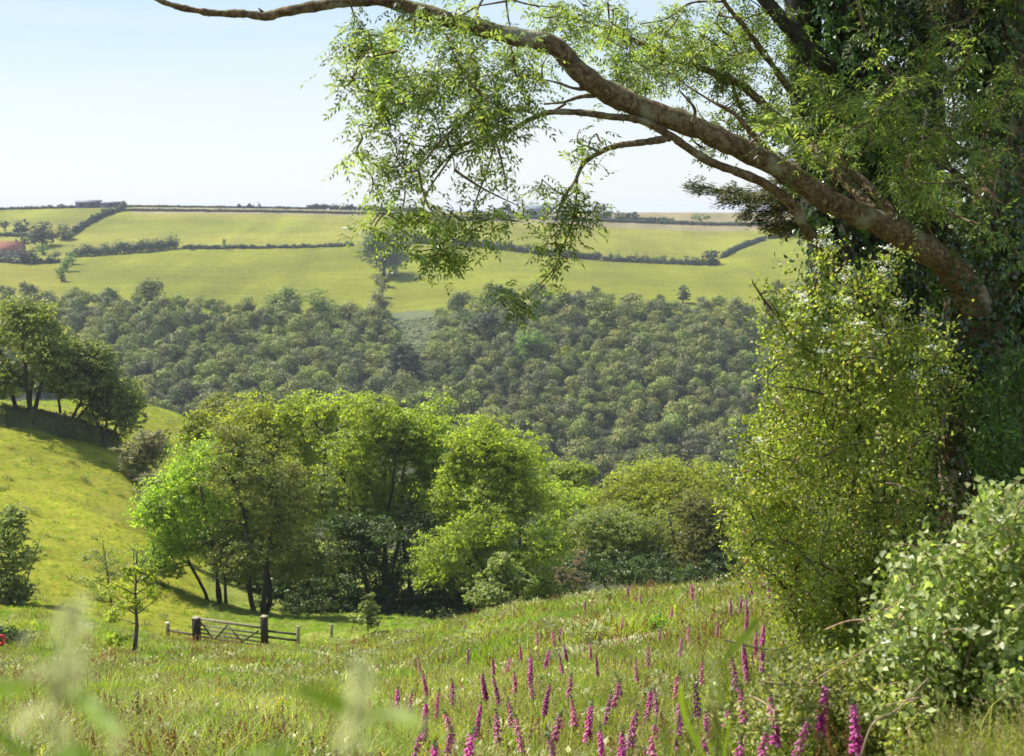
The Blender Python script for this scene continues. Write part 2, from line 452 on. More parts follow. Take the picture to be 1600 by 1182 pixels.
M['wood_olive'] = leaf_mat('olive_oak_leaf', [(0, (.08, .085, .02)), (.6, (.14, .14, .034)), (1, (.2, .19, .055))], .2, (1.6, 1.6, .8), .6, .25, 9, .4)
M['wood_grey'] = leaf_mat('grey_oak_leaf', [(0, (.065, .07, .03)), (.6, (.11, .112, .048)), (1, (.16, .155, .075))], .2, (1.6, 1.6, .8), .6, .25, 9, .4)
M['wood_dark'] = leaf_mat('dark_oak_leaf', [(0, (.04, .055, .018)), (.6, (.075, .092, .028)), (1, (.12, .13, .04))], .2, (1.6, 1.6, .8), .6, .25, 9, .4)
M['wood_bright'] = leaf_mat('bright_oak_leaf', [(0, (.08, .12, .02)), (1, (.14, .2, .035))], .25, (1.6, 1.6, .8), .6, .25, 30, .2)
M['hedge'] = leaf_mat('hedge_leaf', [(0, (.022, .034, .013)), (1, (.055, .07, .025))], .12, (1.5, 1.6, .8), .6, .25, 20, .25)
M['scrub'] = leaf_mat('brown_scrub_leaf', [(0, (.12, .122, .05)), (.7, (.19, .18, .085)), (1, (.28, .25, .14))], .3, (1.5, 1.4, .8), .6, .25, 2, .3)
M['timber_dark'] = solid_mat('dark_timber', [(.3, (.016, .012, .009)), (.7, (.045, .034, .025))], 14, .8, .4, (1, 1, .15))
M["timber_white"] = solid_mat("white_cap", [(.3, (.6, .6, .57)), (.7, (.75, .75, .7))], 8, .6, .1)
M["timber_br"] = solid_mat("brown_timber", [(.3, (.06, .045, .03)), (.7, (.14, .11, .075))], 14, .8, .4, (1, 1, .2))
M["scrub_green"] = leaf_mat("grey_green_leaf", [(0, (.06, .078, .024)), (.6, (.1, .118, .036)), (1, (.21, .205, .08))], .44, (2.1, 1.75, .8), .5, .3, 2, .3)
M["rust"] = leaf_mat("rusty_leaf", [(0, (.09, .07, .035)), (1, (.18, .13, .07))], .3, (1.4, 1.3, .9), .6, .2, 1, .3)
M["wood_mid"] = leaf_mat("field_tree_leaf", [(0, (.03, .05, .014)), (1, (.07, .1, .026))], .15, (1.6, 1.6, .8), .6, .25, 30, .2)
M['timber'] = solid_mat('weathered_timber', [(.3, (.16, .13, .09)), (.7, (.36, .3, .22))], 14, .75, .4, (1, 1, .2))
M['flower'] = leaf_mat('magenta_bell', [(0, (.36, .03, .2)), (.6, (.53, .09, .34)), (1, (.72, .32, .56))], .3, (1.5, 1.3, 1.4), .5, .3, 1, .15, gain=1)
M['flower_pale'] = leaf_mat('pink_bell', [(0, (.4, .06, .2)), (.6, (.52, .13, .3)), (1, (.62, .28, .42))], .3, (1.4, 1.3, 1.3), .5, .3, 1, .15, gain=1)
M['seed'] = leaf_mat('seed_pod', [(0, (.03, .022, .016)), (1, (.07, .05, .03))], .1, (1.2, 1.2, 1), .6, .3, 1, .2, gain=1)
M['stem'] = leaf_mat('green_stem', [(0, (.06, .09, .025)), (1, (.09, .12, .035))], .15, (1.4, 1.4, .8), .5, .3, 1, .2, gain=1)
M['white'] = leaf_mat('white_petal', [(0, (.6, .58, .46)), (1, (.8, .78, .68))], .3, (1, 1, .9), .6, .3, 1, .1, gain=1)

# ------------------------------------------------------------------ ground sheet
def wood_edge(px):
    return np.interp(px, [-300, 0, 100, 220, 300, 400, 500, 590, 610, 690, 740, 800, 900, 1000, 1100, 1200, 1330, 1700],
                     [466, 470, 478, 484, 492, 498, 502, 508, 506, 496, 484, 478, 476, 486, 494, 496, 494, 490])
CLEARING = [(604, 492), (640, 486), (684, 486), (692, 515), (672, 560), (664, 620), (628, 620), (634, 560), (606, 520)]
def inside(px, py, poly):
    px = np.asarray(px, float); py = np.asarray(py, float); r = np.zeros(px.shape, bool)
    for (x1, y1), (x2, y2) in zip(poly, poly[1:] + poly[:1]):
        c = (y1 > py) != (y2 > py)
        r ^= c & (px < (x2 - x1) * (py - y1) / ((y2 - y1) or 1e-9) + x1)
    return r
def mid_line(px):
    return np.interp(px, [0, 100, 280, 550, 640, 800, 940, 1130, 1150, 1200, 1250, 1600], [398, 404, 384, 382, 374, 388, 404, 410, 388, 372, 366, 360])
vy = np.concatenate([np.linspace(-14, 4, 22)[:-1], np.exp(np.linspace(math.log(4), math.log(1250), 560)), np.exp(np.linspace(math.log(1350), math.log(9000), 12))])
vv = np.concatenate([np.linspace(-1.6, -.62, 40)[:-1], np.linspace(-.62, .62, 420), np.linspace(.62, 1.6, 40)[1:]])
GY, GV = np.meshgrid(vy, vv, indexing='ij')
GX = GV * (GY + np.where(GY < 60, 15, 15))
GZ = ground(GX, GY)
g = Geo()
nr, nc = GX.shape
i = np.arange(nr - 1)[:, None] * nc; j = np.arange(nc - 1)[None, :]
g.add(np.stack([GX, GY, GZ], -1), np.stack([i + j, i + j + 1, i + nc + j + 1, i + nc + j], -1).reshape(-1, 4))
gpx, gpy = project(np.stack([GX, np.maximum(GY, 1), GZ], -1))
colr = np.zeros(GX.shape + (4,)); colr[..., 3] = 1
def setc(mask, c): colr[mask, :3] = c
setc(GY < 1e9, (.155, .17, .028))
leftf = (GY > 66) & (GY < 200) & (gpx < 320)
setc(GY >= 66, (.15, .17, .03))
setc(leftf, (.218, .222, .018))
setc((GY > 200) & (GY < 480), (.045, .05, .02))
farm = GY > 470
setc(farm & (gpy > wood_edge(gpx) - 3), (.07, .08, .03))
fields = farm & (gpy <= wood_edge(gpx) - 3)
setc(fields, (.142, .153, .01))
setc(fields & (gpx < 98) & (gpy > 398), (.162, .157, .012))
up = fields & (gpy < mid_line(gpx) + 1)
setc(up, (.182, .18, .022))
setc(up & (gpx < 500) & (gpy > 344) & (gpy < 366) & (gpx > 130), (.155, .168, .014))
setc(up & (gpx < 205) & (gpy < 352), (.148, .158, .014))
setc(up & (gpx > 640), (.17, .172, .018))
setc(fields & (GY > 860) & (gpx > 205), (.19, .16, .08))
setc(inside(gpx, gpy, CLEARING) & farm | (inside(gpx, gpy, CLEARING) & (GY > 380)), (.1, .115, .055))
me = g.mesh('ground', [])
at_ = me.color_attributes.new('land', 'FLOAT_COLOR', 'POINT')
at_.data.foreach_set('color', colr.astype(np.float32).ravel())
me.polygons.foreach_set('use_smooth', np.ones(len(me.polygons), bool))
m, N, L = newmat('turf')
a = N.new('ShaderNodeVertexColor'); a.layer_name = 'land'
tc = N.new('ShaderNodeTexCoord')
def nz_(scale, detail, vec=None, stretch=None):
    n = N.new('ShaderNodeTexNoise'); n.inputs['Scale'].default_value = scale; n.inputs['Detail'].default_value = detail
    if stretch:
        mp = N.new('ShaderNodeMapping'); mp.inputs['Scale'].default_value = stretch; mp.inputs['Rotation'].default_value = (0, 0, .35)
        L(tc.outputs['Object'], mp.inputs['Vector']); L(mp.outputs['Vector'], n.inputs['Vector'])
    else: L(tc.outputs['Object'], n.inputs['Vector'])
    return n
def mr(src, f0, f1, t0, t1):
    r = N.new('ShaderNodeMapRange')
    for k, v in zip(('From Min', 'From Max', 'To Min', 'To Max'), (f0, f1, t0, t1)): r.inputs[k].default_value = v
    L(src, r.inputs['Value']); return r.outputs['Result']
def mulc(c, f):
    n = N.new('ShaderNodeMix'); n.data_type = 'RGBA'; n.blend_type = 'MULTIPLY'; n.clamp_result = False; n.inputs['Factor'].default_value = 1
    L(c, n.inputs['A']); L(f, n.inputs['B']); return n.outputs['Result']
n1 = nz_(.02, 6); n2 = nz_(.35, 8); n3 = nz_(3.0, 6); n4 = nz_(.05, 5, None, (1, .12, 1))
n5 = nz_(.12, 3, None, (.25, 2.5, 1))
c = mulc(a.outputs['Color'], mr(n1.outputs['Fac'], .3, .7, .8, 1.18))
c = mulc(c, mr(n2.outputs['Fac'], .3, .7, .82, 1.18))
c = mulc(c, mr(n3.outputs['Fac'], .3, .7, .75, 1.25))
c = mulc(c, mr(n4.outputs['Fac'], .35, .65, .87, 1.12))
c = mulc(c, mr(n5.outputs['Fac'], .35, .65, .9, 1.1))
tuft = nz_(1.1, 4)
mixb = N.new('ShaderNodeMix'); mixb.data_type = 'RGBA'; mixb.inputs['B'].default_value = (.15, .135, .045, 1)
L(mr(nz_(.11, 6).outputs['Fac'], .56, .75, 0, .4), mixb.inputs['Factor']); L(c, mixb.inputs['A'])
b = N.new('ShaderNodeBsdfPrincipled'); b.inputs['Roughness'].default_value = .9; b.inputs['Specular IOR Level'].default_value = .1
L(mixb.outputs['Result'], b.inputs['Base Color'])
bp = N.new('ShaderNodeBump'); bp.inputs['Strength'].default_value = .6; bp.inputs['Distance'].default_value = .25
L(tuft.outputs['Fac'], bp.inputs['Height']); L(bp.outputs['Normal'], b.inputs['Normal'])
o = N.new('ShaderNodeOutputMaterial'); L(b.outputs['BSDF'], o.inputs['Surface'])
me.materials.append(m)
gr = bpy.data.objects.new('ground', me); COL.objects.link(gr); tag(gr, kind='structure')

# pale trodden path across the meadow
def strip(pts, wd, lift):
    P = curve(pts, 14); T = norm(np.gradient(P, axis=0)); S = np.stack([T[:, 1], -T[:, 0], 0 * T[:, 0]], 1)
    k = np.linspace(-1, 1, 7)
    V = P[:, None, :] + S[:, None, :] * (k[None, :, None] * wd / 2 * (1 + .25 * rng.normal(size=(len(P), 1, 1))))
    V[..., 2] = ground(V[..., 0], V[..., 1]) + lift * (1 - .8 * np.abs(k) ** 3)
    n = len(P); i = np.arange(n - 1)[:, None] * 7; j = np.arange(6)[None, :]
    return V, np.stack([i + j, i + j + 1, i + 8 + j, i + 7 + j], -1).reshape(-1, 4), P
PATH_PX = [(760, 1052), (800, 1038), (850, 1026), (905, 1016), (960, 1008), (1010, 1001), (1060, 992), (1120, 976)]
pw = [hit(*p) for p in PATH_PX]
V, Q, PATH = strip(pw, .95, .09)
g = Geo(); g.add(V, Q)
M['path'] = solid_mat('trodden_stone', [(.3, (.2, .165, .1)), (.5, (.34, .29, .21)), (.75, (.46, .41, .33))], 4, .95, .8)
tag(g.build('path', M['path'], smooth=True), kind='structure')

# ------------------------------------------------------------------ leaf masses
def puff_leaves(C, R, n, shell=2.2, up=.5, out=.7, rnd=.7, droop=.3, clump=True):
    """n leaves about each puff: centres C (K,3), radii R (K,3); more of them towards the outside"""
    C = np.asarray(C, float); R = np.asarray(R, float)
    if n < 40 or not clump:
        k = np.repeat(np.arange(len(C)), n)
        d = unit(len(k)); r = rng.uniform(0, 1, len(k)) ** (1 / shell)
        r *= 1 + .12 * rng.normal(size=len(k))
        P = C[k] + d * r[:, None] * R[k]
    else:                                # sprays of leaves with gaps between them
        m = max(6, n // 14)
        ks = np.repeat(np.arange(len(C)), m)
        ds = unit(len(ks)); rs = rng.uniform(0, 1, len(ks)) ** (1 / shell) * (1 + .1 * rng.normal(size=len(ks)))
        S = ds * rs[:, None]
        e = np.repeat(np.arange(len(ks)), max(1, n // m))
        k = ks[e]
        d = S[e] + unit(len(e)) * rng.uniform(0, .27, (len(e), 1)) * np.array([1, 1, .6])
        P = C[k] + d * R[k]
        d = norm(d)
    Nn = norm(d * out + np.array([0, 0, up]) + rnd * unit(len(k)))
    D = norm(unit(len(k)) + d * .4 - np.array([0, 0, droop]))
    D = norm(D - Nn * (D * Nn).sum(1, keepdims=True))
    return P, D, Nn
def puffs_in(c, R, n, pr, bottom=-.75, jitter=.35):
    """puff centres spread over the upper shell and the inside of an ellipsoid"""
    outp = []
    while len(outp) < n:
        d = unit(1)[0]
        if d[2] < bottom: continue
        r = rng.uniform(.35, 1) ** .5
        outp.append(np.asarray(c) + d * r * (np.asarray(R) - pr * .7))
    outp = np.array(outp)
    pr_ = pr * rng.uniform(1 - jitter, 1 + jitter, len(outp))
    return outp, np.stack([pr_ * 1.15, pr_ * 1.15, pr_ * .8], 1)

# ------------------------------------------------------------------ oak wood across the valley
def crown_mesh(name, mat, rad, ht, n, lf, seed):
    global rng
    keep, rng = rng, np.random.default_rng(seed)
    g = Geo()
    C, R = puffs_in((0, 0, ht * .56), (rad, rad, ht * .45), 16, rad * .42, -.35, .5)
    C[0] = (0, 0, ht * .5); R[0] = (rad * .8, rad * .8, ht * .36)
    P, D, Nn = puff_leaves(C, R * 1.05, n // 16, 4, .25, 1.0, .45, clump=False)
    g.leaves(P, D, Nn, lf * rng.uniform(.7, 1.3, len(P)), lf * .8 * rng.uniform(.7, 1.2, len(P)))
    g.tube([(0, 0, -1), (.1, 0, ht * .3), (0, .2, ht * .6)], [.3, .22, .1], 6, 1)
    for q in range(4):
        g.tube([(0, .05, ht * .3), C[q] * .6 + np.array([0, 0, ht * .15]), C[q]], [.16, .1, .05], 5, 1)
    me = g.mesh(name, [mat, M['bark_dark']])
    rng = keep
    return me
WM = [crown_mesh('oak', M[k], r, h, n, .5, 40 + q) for q, (k, r, h, n) in enumerate([('wood', 2.6, 7.5, 960), ('wood', 3.3, 8.6, 1100), ('wood_olive', 2.8, 7.6, 960), ('wood_grey', 2.9, 8.2, 960), ('wood_dark', 3.0, 8.4, 960), ('wood', 2.3, 6.6, 800), ('wood_olive', 3.6, 9, 1200), ('wood_grey', 2.4, 7, 800)])]
WB = [crown_mesh('bright_oak', M['wood_bright'], 4.2, 9.5, 620, .72, 60)]
def gather(nmax_rows, step):
    spots = []
    for Y in np.arange(372, 560, step):
        for X in np.arange(-.62 * Y, .68 * Y, step):
            x, y = X + rng.uniform(-.42, .42) * step, Y + rng.uniform(-.42, .42) * step
            spots.append((x, y))
    return np.array(spots)
sp = gather(0, 5.2)
spz = ground(sp[:, 0], sp[:, 1])
spx, spy = project(np.c_[sp, spz])
ok = (spy > wood_edge(spx)) & ~inside(spx, spy, CLEARING) & (spx > -60) & (spx < 1950)
sp, spz, spx, spy = sp[ok], spz[ok], spx[ok], spy[ok]
order = np.argsort(sp[:, 1])
# trees of the lowest rows hidden behind the near groves are left out
vis = []
top = np.interp(spx, [-60, 215, 300, 420, 500, 620, 700, 780, 850, 930, 1040, 1130, 1180, 1330, 1640], [560, 600, 650, 630, 612, 615, 640, 690, 745, 735, 722, 730, 640, 520, 500])
order = [q for q in order if spy[q] - 40 < top[q]]
indiv = order[:300]; rest = order[300:]
cat_wood = 'oak trees in the wood across the valley'
for q in indiv:
    me = WM[rng.integers(len(WM))]
    o = bpy.data.objects.new('oak_tree', me); COL.objects.link(o)
    s = rng.uniform(.75, 1.4)
    o.location = (sp[q, 0], sp[q, 1], spz[q] - .4); o.rotation_euler = (0, 0, rng.uniform(0, 6.28)); o.scale = (s * rng.uniform(.9, 1.15), s, s * rng.uniform(.85, 1.15))
    tag(o, 'olive rounded oak crown packed among others in the lower half of the valley wood', 'oak tree', cat_wood)
g = Geo()
bases = []
for me in WM:
    co = np.empty(len(me.vertices) * 3, np.float32); me.vertices.foreach_get('co', co)
    ls = np.array([p.vertices[:] for p in me.polygons if len(p.vertices) == 4 and p.material_index == 0])
    bases.append((co.reshape(-1, 3), ls, [M['wood'], M['wood_olive'], M['wood_grey'], M['wood_dark']].index(me.materials[0])))
for q in rest:
    co, ls, mi_ = bases[rng.integers(len(bases))]
    th = rng.uniform(0, 6.28); s = rng.uniform(.75, 1.4)
    rot = np.array([[math.cos(th), -math.sin(th), 0], [math.sin(th), math.cos(th), 0], [0, 0, 1]])
    n = ls.max() + 1
    g.add(co[:n] @ rot.T * s * np.array([1, 1, rng.uniform(.85, 1.15)]) + np.array([sp[q, 0], sp[q, 1], spz[q] - .4]), ls, mi_)
tag(g.build('far_woodland', [M['wood'], M['wood_olive'], M['wood_grey'], M['wood_dark']]), 'upper reaches of the dense oak wood below the far fields', 'woodland', kind='stuff')
# low bracken over the clearing between the two halves of the wood
cx = []
while len(cx) < 420:
    x, y = rng.uniform(-75, -20), rng.uniform(385, 520)
    z = float(ground(x, y)); p = project(np.array([x, y, z]))
    if inside(np.array([p[0]]), np.array([p[1]]), CLEARING)[0]: cx.append((x, y, z + .2))
g = Geo(); cx = np.array(cx)
P, D, Nn = puff_leaves(cx, np.tile([1.5, 1.5, .6], (len(cx), 1)), 26, 2, .9, .5, .5)
g.leaves(P, D, Nn, .6, .4)
M['bracken'] = leaf_mat('bracken_frond', [(0, (.09, .11, .045)), (1, (.15, .165, .075))], .2, (1.4, 1.4, .8), .6, .25, 12, .25)
tag(g.build('bracken_scrub', M['bracken']), 'pale green bracken filling the clearing in the far wood', 'bracken', kind='stuff')

# ------------------------------------------------------------------ trees standing out on the far side
def far_tree(px, py, wpx, hpx, label, mat='wood', cat='tree', name='field_tree', group=None, Y=None, sq=1.0, trunk=.25, lf=None, nl=900):
    """base pixel, width and height in pixels"""
    p = hit(px, py) if Y is None else on_ground(px, Y)
    k = p[1] / F * 1.02
    W, H = wpx * k, hpx * k
    t = thing(name, label, cat, p, group)
    g = Geo()
    lf = min(lf or 2.1 * k, W * .12)
    n = 15
    nl = int(max(nl * .6, 5.5 * W * H / (lf * lf * .4)))
    C, R = puffs_in(p + np.array([0, 0, H * (.5 + trunk * .25)]), (W * .52, W * .52, H * (.56 - trunk * .2)), n, min(W, H) * .27, -.95)
    P, D, Nn = puff_leaves(C, R, nl // n, 2.8, .5, 1, .5)
    g.leaves(P, D, Nn, lf * rng.uniform(.7, 1.3, len(P)), lf * .75)
    g.build('crown', M[mat], t)
    g = Geo()
    g.tube([p - np.array([0, 0, .5]), p + np.array([.1, 0, H * .3]), p + np.array([0, .1, H * .6])], [W * .035 + .08, W * .028 + .05, .06], 6)
    for q in range(3): g.tube([p + np.array([.05, 0, H * .28]), (C[q] + p) / 2 + np.array([0, 0, H * .12]), C[q]], [.12, .09, .04], 5)
    g.build('trunk', M['bark_dark'], t)
    return t
far_tree(600, 432, 72, 74, 'large spreading green tree standing alone halfway up the lower far field', nl=2600, trunk=.08, name='spreading_tree', mat='wood_mid' if 'wood_mid' in M else 'wood_bright')
far_tree(616, 400, 62, 50, 'greyish feathery tree just behind the large spreading field tree', trunk=.1, nl=1300)
far_tree(589, 446, 16, 18, 'small brown bush just below the large spreading field tree', 'scrub', 'bush', 'small_bush', nl=200)
far_tree(601, 449, 18, 22, 'small green bush beside the brown one below the spreading tree', 'wood', 'bush', 'small_bush', nl=240, trunk=.05)
far_tree(597, 466, 16, 26, 'narrow brownish shrub standing between field and clearing in line below the spreading tree', 'scrub', 'bush', 'small_bush', nl=240)
far_tree(592, 500, 34, 44, 'brownish tree at the top corner of the bracken clearing', 'scrub', nl=500)
far_tree(445, 500, 58, 52, 'broad grey-green tree at the lower field edge, leftmost of a cluster of three', nl=1300, trunk=.1)
far_tree(498, 510, 50, 58, 'tall rounded tree at the lower field edge, tallest of the cluster of three', nl=1300, trunk=.1)
far_tree(546, 512, 44, 44, 'smaller pale-topped tree at the lower field edge, nearest the bracken clearing', nl=1000, trunk=.1)
far_tree(237, 478, 52, 44, 'dome-shaped tree rising above the wood edge at the left of the far field', nl=1300, trunk=.05)
far_tree(66, 386, 48, 40, 'large dark rounded tree beside the red-roofed house', 'hedge', nl=1100, trunk=.02)
far_tree(100, 376, 30, 28, 'tree with pale pinkish blossom next to the dark round tree near the house', 'scrub', nl=600, trunk=.05, name='blossom_tree')
far_tree(34, 367, 30, 26, 'small dark tree behind the red-roofed house', 'hedge', nl=600, trunk=.1)
far_tree(9, 364, 14, 20, 'slim dark tree at the left border above the house roof', 'hedge', nl=300, trunk=.1)
far_tree(39, 382, 18, 12, 'low dark bush at the gable of the red-roofed house', 'hedge', 'bush', 'garden_bush', nl=300, trunk=0)
far_tree(67, 399, 22, 18, 'bright green bush in front of the large dark rounded tree', 'wood_bright', 'bush', 'garden_bush', nl=300, trunk=0)
far_tree(46, 412, 32, 22, 'dark bush in the hedge below the red-roofed house', 'hedge', 'bush', 'garden_bush', nl=500, trunk=0)
far_tree(86, 405, 16, 14, 'small pale bush between the house hedge and the field corner', 'scrub', 'bush', 'garden_bush', nl=250, trunk=0)
for q, (x, y, W, H, lb) in enumerate([(113, 414, 22, 22, 'topmost bright bush of the short row running down from the tall hedge'), (104, 424, 22, 24, 'middle bush of the short row running down from the tall hedge'), (96, 440, 20, 24, 'lowest bush of the short row running down to the wood')]):
    far_tree(x, y, W, H, lb, 'wood_bright', 'bush', 'row_bush', 'bushes in a row down the far field edge', nl=420, trunk=0)
far_tree(1067, 474, 26, 30, 'lone dark brownish tree standing in the lower far field right of the wood', 'hedge', nl=700, trunk=.3)
far_tree(768, 466, 24, 26, 'small dark tree poking above the wood edge at the middle of the far slope', 'hedge', nl=500, trunk=.05)
far_tree(1208, 500, 30, 38, 'dark tree on the wood edge just left of the hawthorn tips', 'hedge', nl=700, trunk=.05)
far_tree(1212, 470, 24, 36, 'upper grey-green tree behind the hawthorn tips, above the wood edge', 'wood', nl=500, trunk=.05)
far_tree(1110, 416, 32, 26, 'rounded bushy tree at the bend of the far hedge', 'hedge', nl=700, trunk=0)
far_tree(350, 392, 8, 18, 'small pale blossoming tree on the thin middle hedge', 'scrub', nl=160, trunk=.2, name='blossom_tree')
far_tree(299, 391, 10, 10, 'small dark bush at the left tip of the thin middle hedge', 'hedge', 'bush', 'hedge_bush', nl=160, trunk=0)
# ridge line trees
RID = 905
far_tree(938, 340, 56, 24, 'long dome-shaped dark tree clump on the skyline', 'hedge', Y=RID, nl=1200, trunk=0)
far_tree(982, 342, 32, 16, 'lower rounded tree on the skyline right of the dome-shaped clump', 'hedge', Y=RID, nl=600, trunk=0)
far_tree(1085, 348, 34, 14, 'flat-topped pale tree alone on the skyline', 'wood', Y=RID, nl=500, trunk=.3)
far_tree(794, 336, 34, 18, 'small tree on the skyline just left of the grey barn', 'hedge', Y=RID, nl=500, trunk=0)
far_tree(853, 337, 20, 18, 'small tree on the skyline just right of the grey barn', 'hedge', Y=RID + 4, nl=400, trunk=0)
far_tree(119, 322, 14, 6, 'low bush on the skyline left of the dark barns', 'hedge', 'bush', 'skyline_bush', Y=RID, nl=200, trunk=0)
far_tree(405, 322, 12, 8, 'small dark skyline bush in the middle of the gap between barns and long hedge', 'hedge', 'bush', 'skyline_bush', Y=RID, nl=160, trunk=.1)
far_tree(418, 322, 6, 9, 'thin wind-bent skyline tree right of a small dark bush', 'hedge', 'tree', 'skyline_tree', Y=RID, nl=90, trunk=.3)
far_tree(388, 321, 7, 7, 'thin stunted skyline tree left of a small dark bush', 'hedge', 'tree', 'skyline_tree', Y=RID, nl=90, trunk=.3)
# brighter and darker crowns that stand out inside the wood
def wood_tree(px, py, wpx, hpx, label, mat): return far_tree(px, py, wpx, hpx, label, mat, nl=1100, lf=.7, trunk=.05, name='standout_tree')
wood_tree(828, 575, 58, 60, 'bright green rounded tree in the middle of the right wood', 'wood_bright')
wood_tree(882, 578, 46, 38, 'vivid lime tree right of the bright green one in the wood', 'grove_bright')
wood_tree(760, 545, 60, 58, 'large dark oak beside the clearing, at the left of the right wood', 'hedge')
wood_tree(632, 590, 62, 60, 'dark shadowed oak at the foot of the bracken clearing', 'hedge')  # shadow on this crown is put into its dark leaf colour
wood_tree(950, 520, 74, 58, 'broad purplish-brown oak near the top of the right wood', 'wood')
wood_tree(890, 500, 60, 44, 'dark dome oak at the upper edge of the right wood', 'hedge')
wood_tree(518, 528, 24, 18, 'bright lime bush in front of the three field-edge trees', 'wood_bright')

# ------------------------------------------------------------------ far hedges
def hedge(px_pts, hpx, label, mat='hedge', lump=.3, wd=1.8, Y=None, group='hedges between the far fields', name='field_hedge', lf=1.05, dens=1.0, step=1.2):
    P = np.array([hit(*p) if Y is None else on_ground(p[0], Y) for p in px_pts])
    seg = np.concatenate([[0], np.cumsum(np.linalg.norm(np.diff(P, axis=0), axis=1))])
    s = np.arange(0, seg[-1], step)
    Q = np.stack([np.interp(s, seg, P[:, k]) for k in range(2)], 1) + rng.normal(size=(len(s), 2)) * .25
    z = ground(Q[:, 0], Q[:, 1]); H = hpx * P[:, 1].mean() / F
    hs = H * (1 + lump * rng.normal(size=len(s)).clip(-1.2, 1.8))
    hs = np.maximum(hs, H * .6)
    C = np.c_[Q, z + hs * .45]; R = np.c_[np.full(len(s), wd), np.full(len(s), wd), hs * .55]
    g = Geo(); n = max(26, int(60 * dens * max(1, H / 3)))
    A, D, Nn = puff_leaves(C, R, n, 2.6, .3, 1, .5, clump=False)
    g.leaves(A, D, Nn, lf * rng.uniform(.7, 1.4, len(A)), lf * .85)
    o = g.build(name, M[mat], loc=P[0])
    return tag(o, label, 'hedge', group)
hedge([(-40, 330), (60, 326), (140, 324), (212, 322)], 4, 'thin dark hedge along the skyline left of the barns', Y=900)
hedge([(205, 322), (350, 322), (490, 322)], 3, 'thin dark hedge along the skyline right of the dark barns', Y=906, lump=.15)
hedge([(180, 330), (350, 330), (500, 328), (660, 333), (800, 343)], 4, 'long straight dark hedge just below the skyline strip of pale stubble', Y=872, lump=.1, wd=1.2)
hedge([(492, 322), (570, 324), (665, 326)], 8, 'thick dark hedge on the skyline left of the ash leaves', Y=908, lump=.2)
hedge([(760, 336), (900, 342), (1040, 349), (1200, 356), (1300, 356)], 6, 'long skyline hedge running right past the dome-shaped trees', Y=892, lump=.1)
hedge([(960, 338), (1020, 342), (1045, 346)], 7, 'short dark hedge end on the skyline right of the lower rounded tree', Y=902, lump=.1)
hedge([(207, 322), (190, 330), (165, 338), (148, 346), (130, 356), (116, 366), (100, 376)], 8, 'diagonal hedge running down from the dark barns to the blossom tree', wd=1.6)
hedge([(118, 402), (150, 400), (190, 397), (235, 393), (276, 389)], 18, 'tall tree-like hedge between upper and lower far fields at left', lump=.3, wd=3, lf=.9, dens=.9)
hedge([(286, 390), (340, 390), (420, 388), (500, 387), (552, 384)], 5, 'thin low hedge across the middle of the far fields', lump=.3)
hedge([(632, 380), (680, 381), (740, 386), (800, 393), (870, 401), (936, 407)], 12, 'thick hedge sloping down rightwards behind the hanging ash twigs', lump=.25, wd=2.2)
hedge([(942, 408), (1000, 411), (1060, 414), (1122, 415)], 9, 'lumpy bushy hedge between the thick sloping hedge and the bend', lump=.45, wd=2.2)
hedge([(1128, 404), (1150, 392), (1175, 382), (1196, 376)], 8, 'short clipped hedge climbing right from the bend', lump=.1)
hedge([(1202, 374), (1230, 371), (1262, 368)], 7, 'clipped hedge beyond the gap, running behind the conifer branch', lump=.1)
hedge([(-10, 409), (30, 412), (62, 412), (92, 411)], 9, 'dark garden hedge below the red-roofed house', lump=.3)
hedge([(-10, 370), (20, 370), (46, 371)], 7, 'dark clipped hedge behind the red-roofed house', lump=.15)

# ------------------------------------------------------------------ farm buildings
M['slate'] = solid_mat('slate_cladding', [(.3, (.1, .1, .14)), (.7, (.15, .15, .2))], 2, .8, .2)
M['slate_roof'] = solid_mat('slate_roof', [(.3, (.12, .12, .16)), (.7, (.2, .2, .25))], 2, .7, .2)
M['tin'] = solid_mat('grey_sheet', [(.3, (.22, .24, .28)), (.7, (.3, .32, .36))], 2, .6, .2)
M['redroof'] = solid_mat('red_tile', [(.3, (.3, .11, .07)), (.7, (.42, .18, .12))], 3, .85, .3)
M['brick'] = solid_mat('brown_wall', [(.3, (.15, .11, .1)), (.7, (.23, .17, .15))], 3, .9, .3)
M['render'] = solid_mat('pale_window_frame', [(.3, (.6, .6, .58)), (.7, (.75, .75, .72))], 3, .7, .1)
M['glass'] = solid_mat('window_glass', [(.3, (.1, .13, .17)), (.7, (.2, .25, .3))], 1, .15, 0, spec=.6)
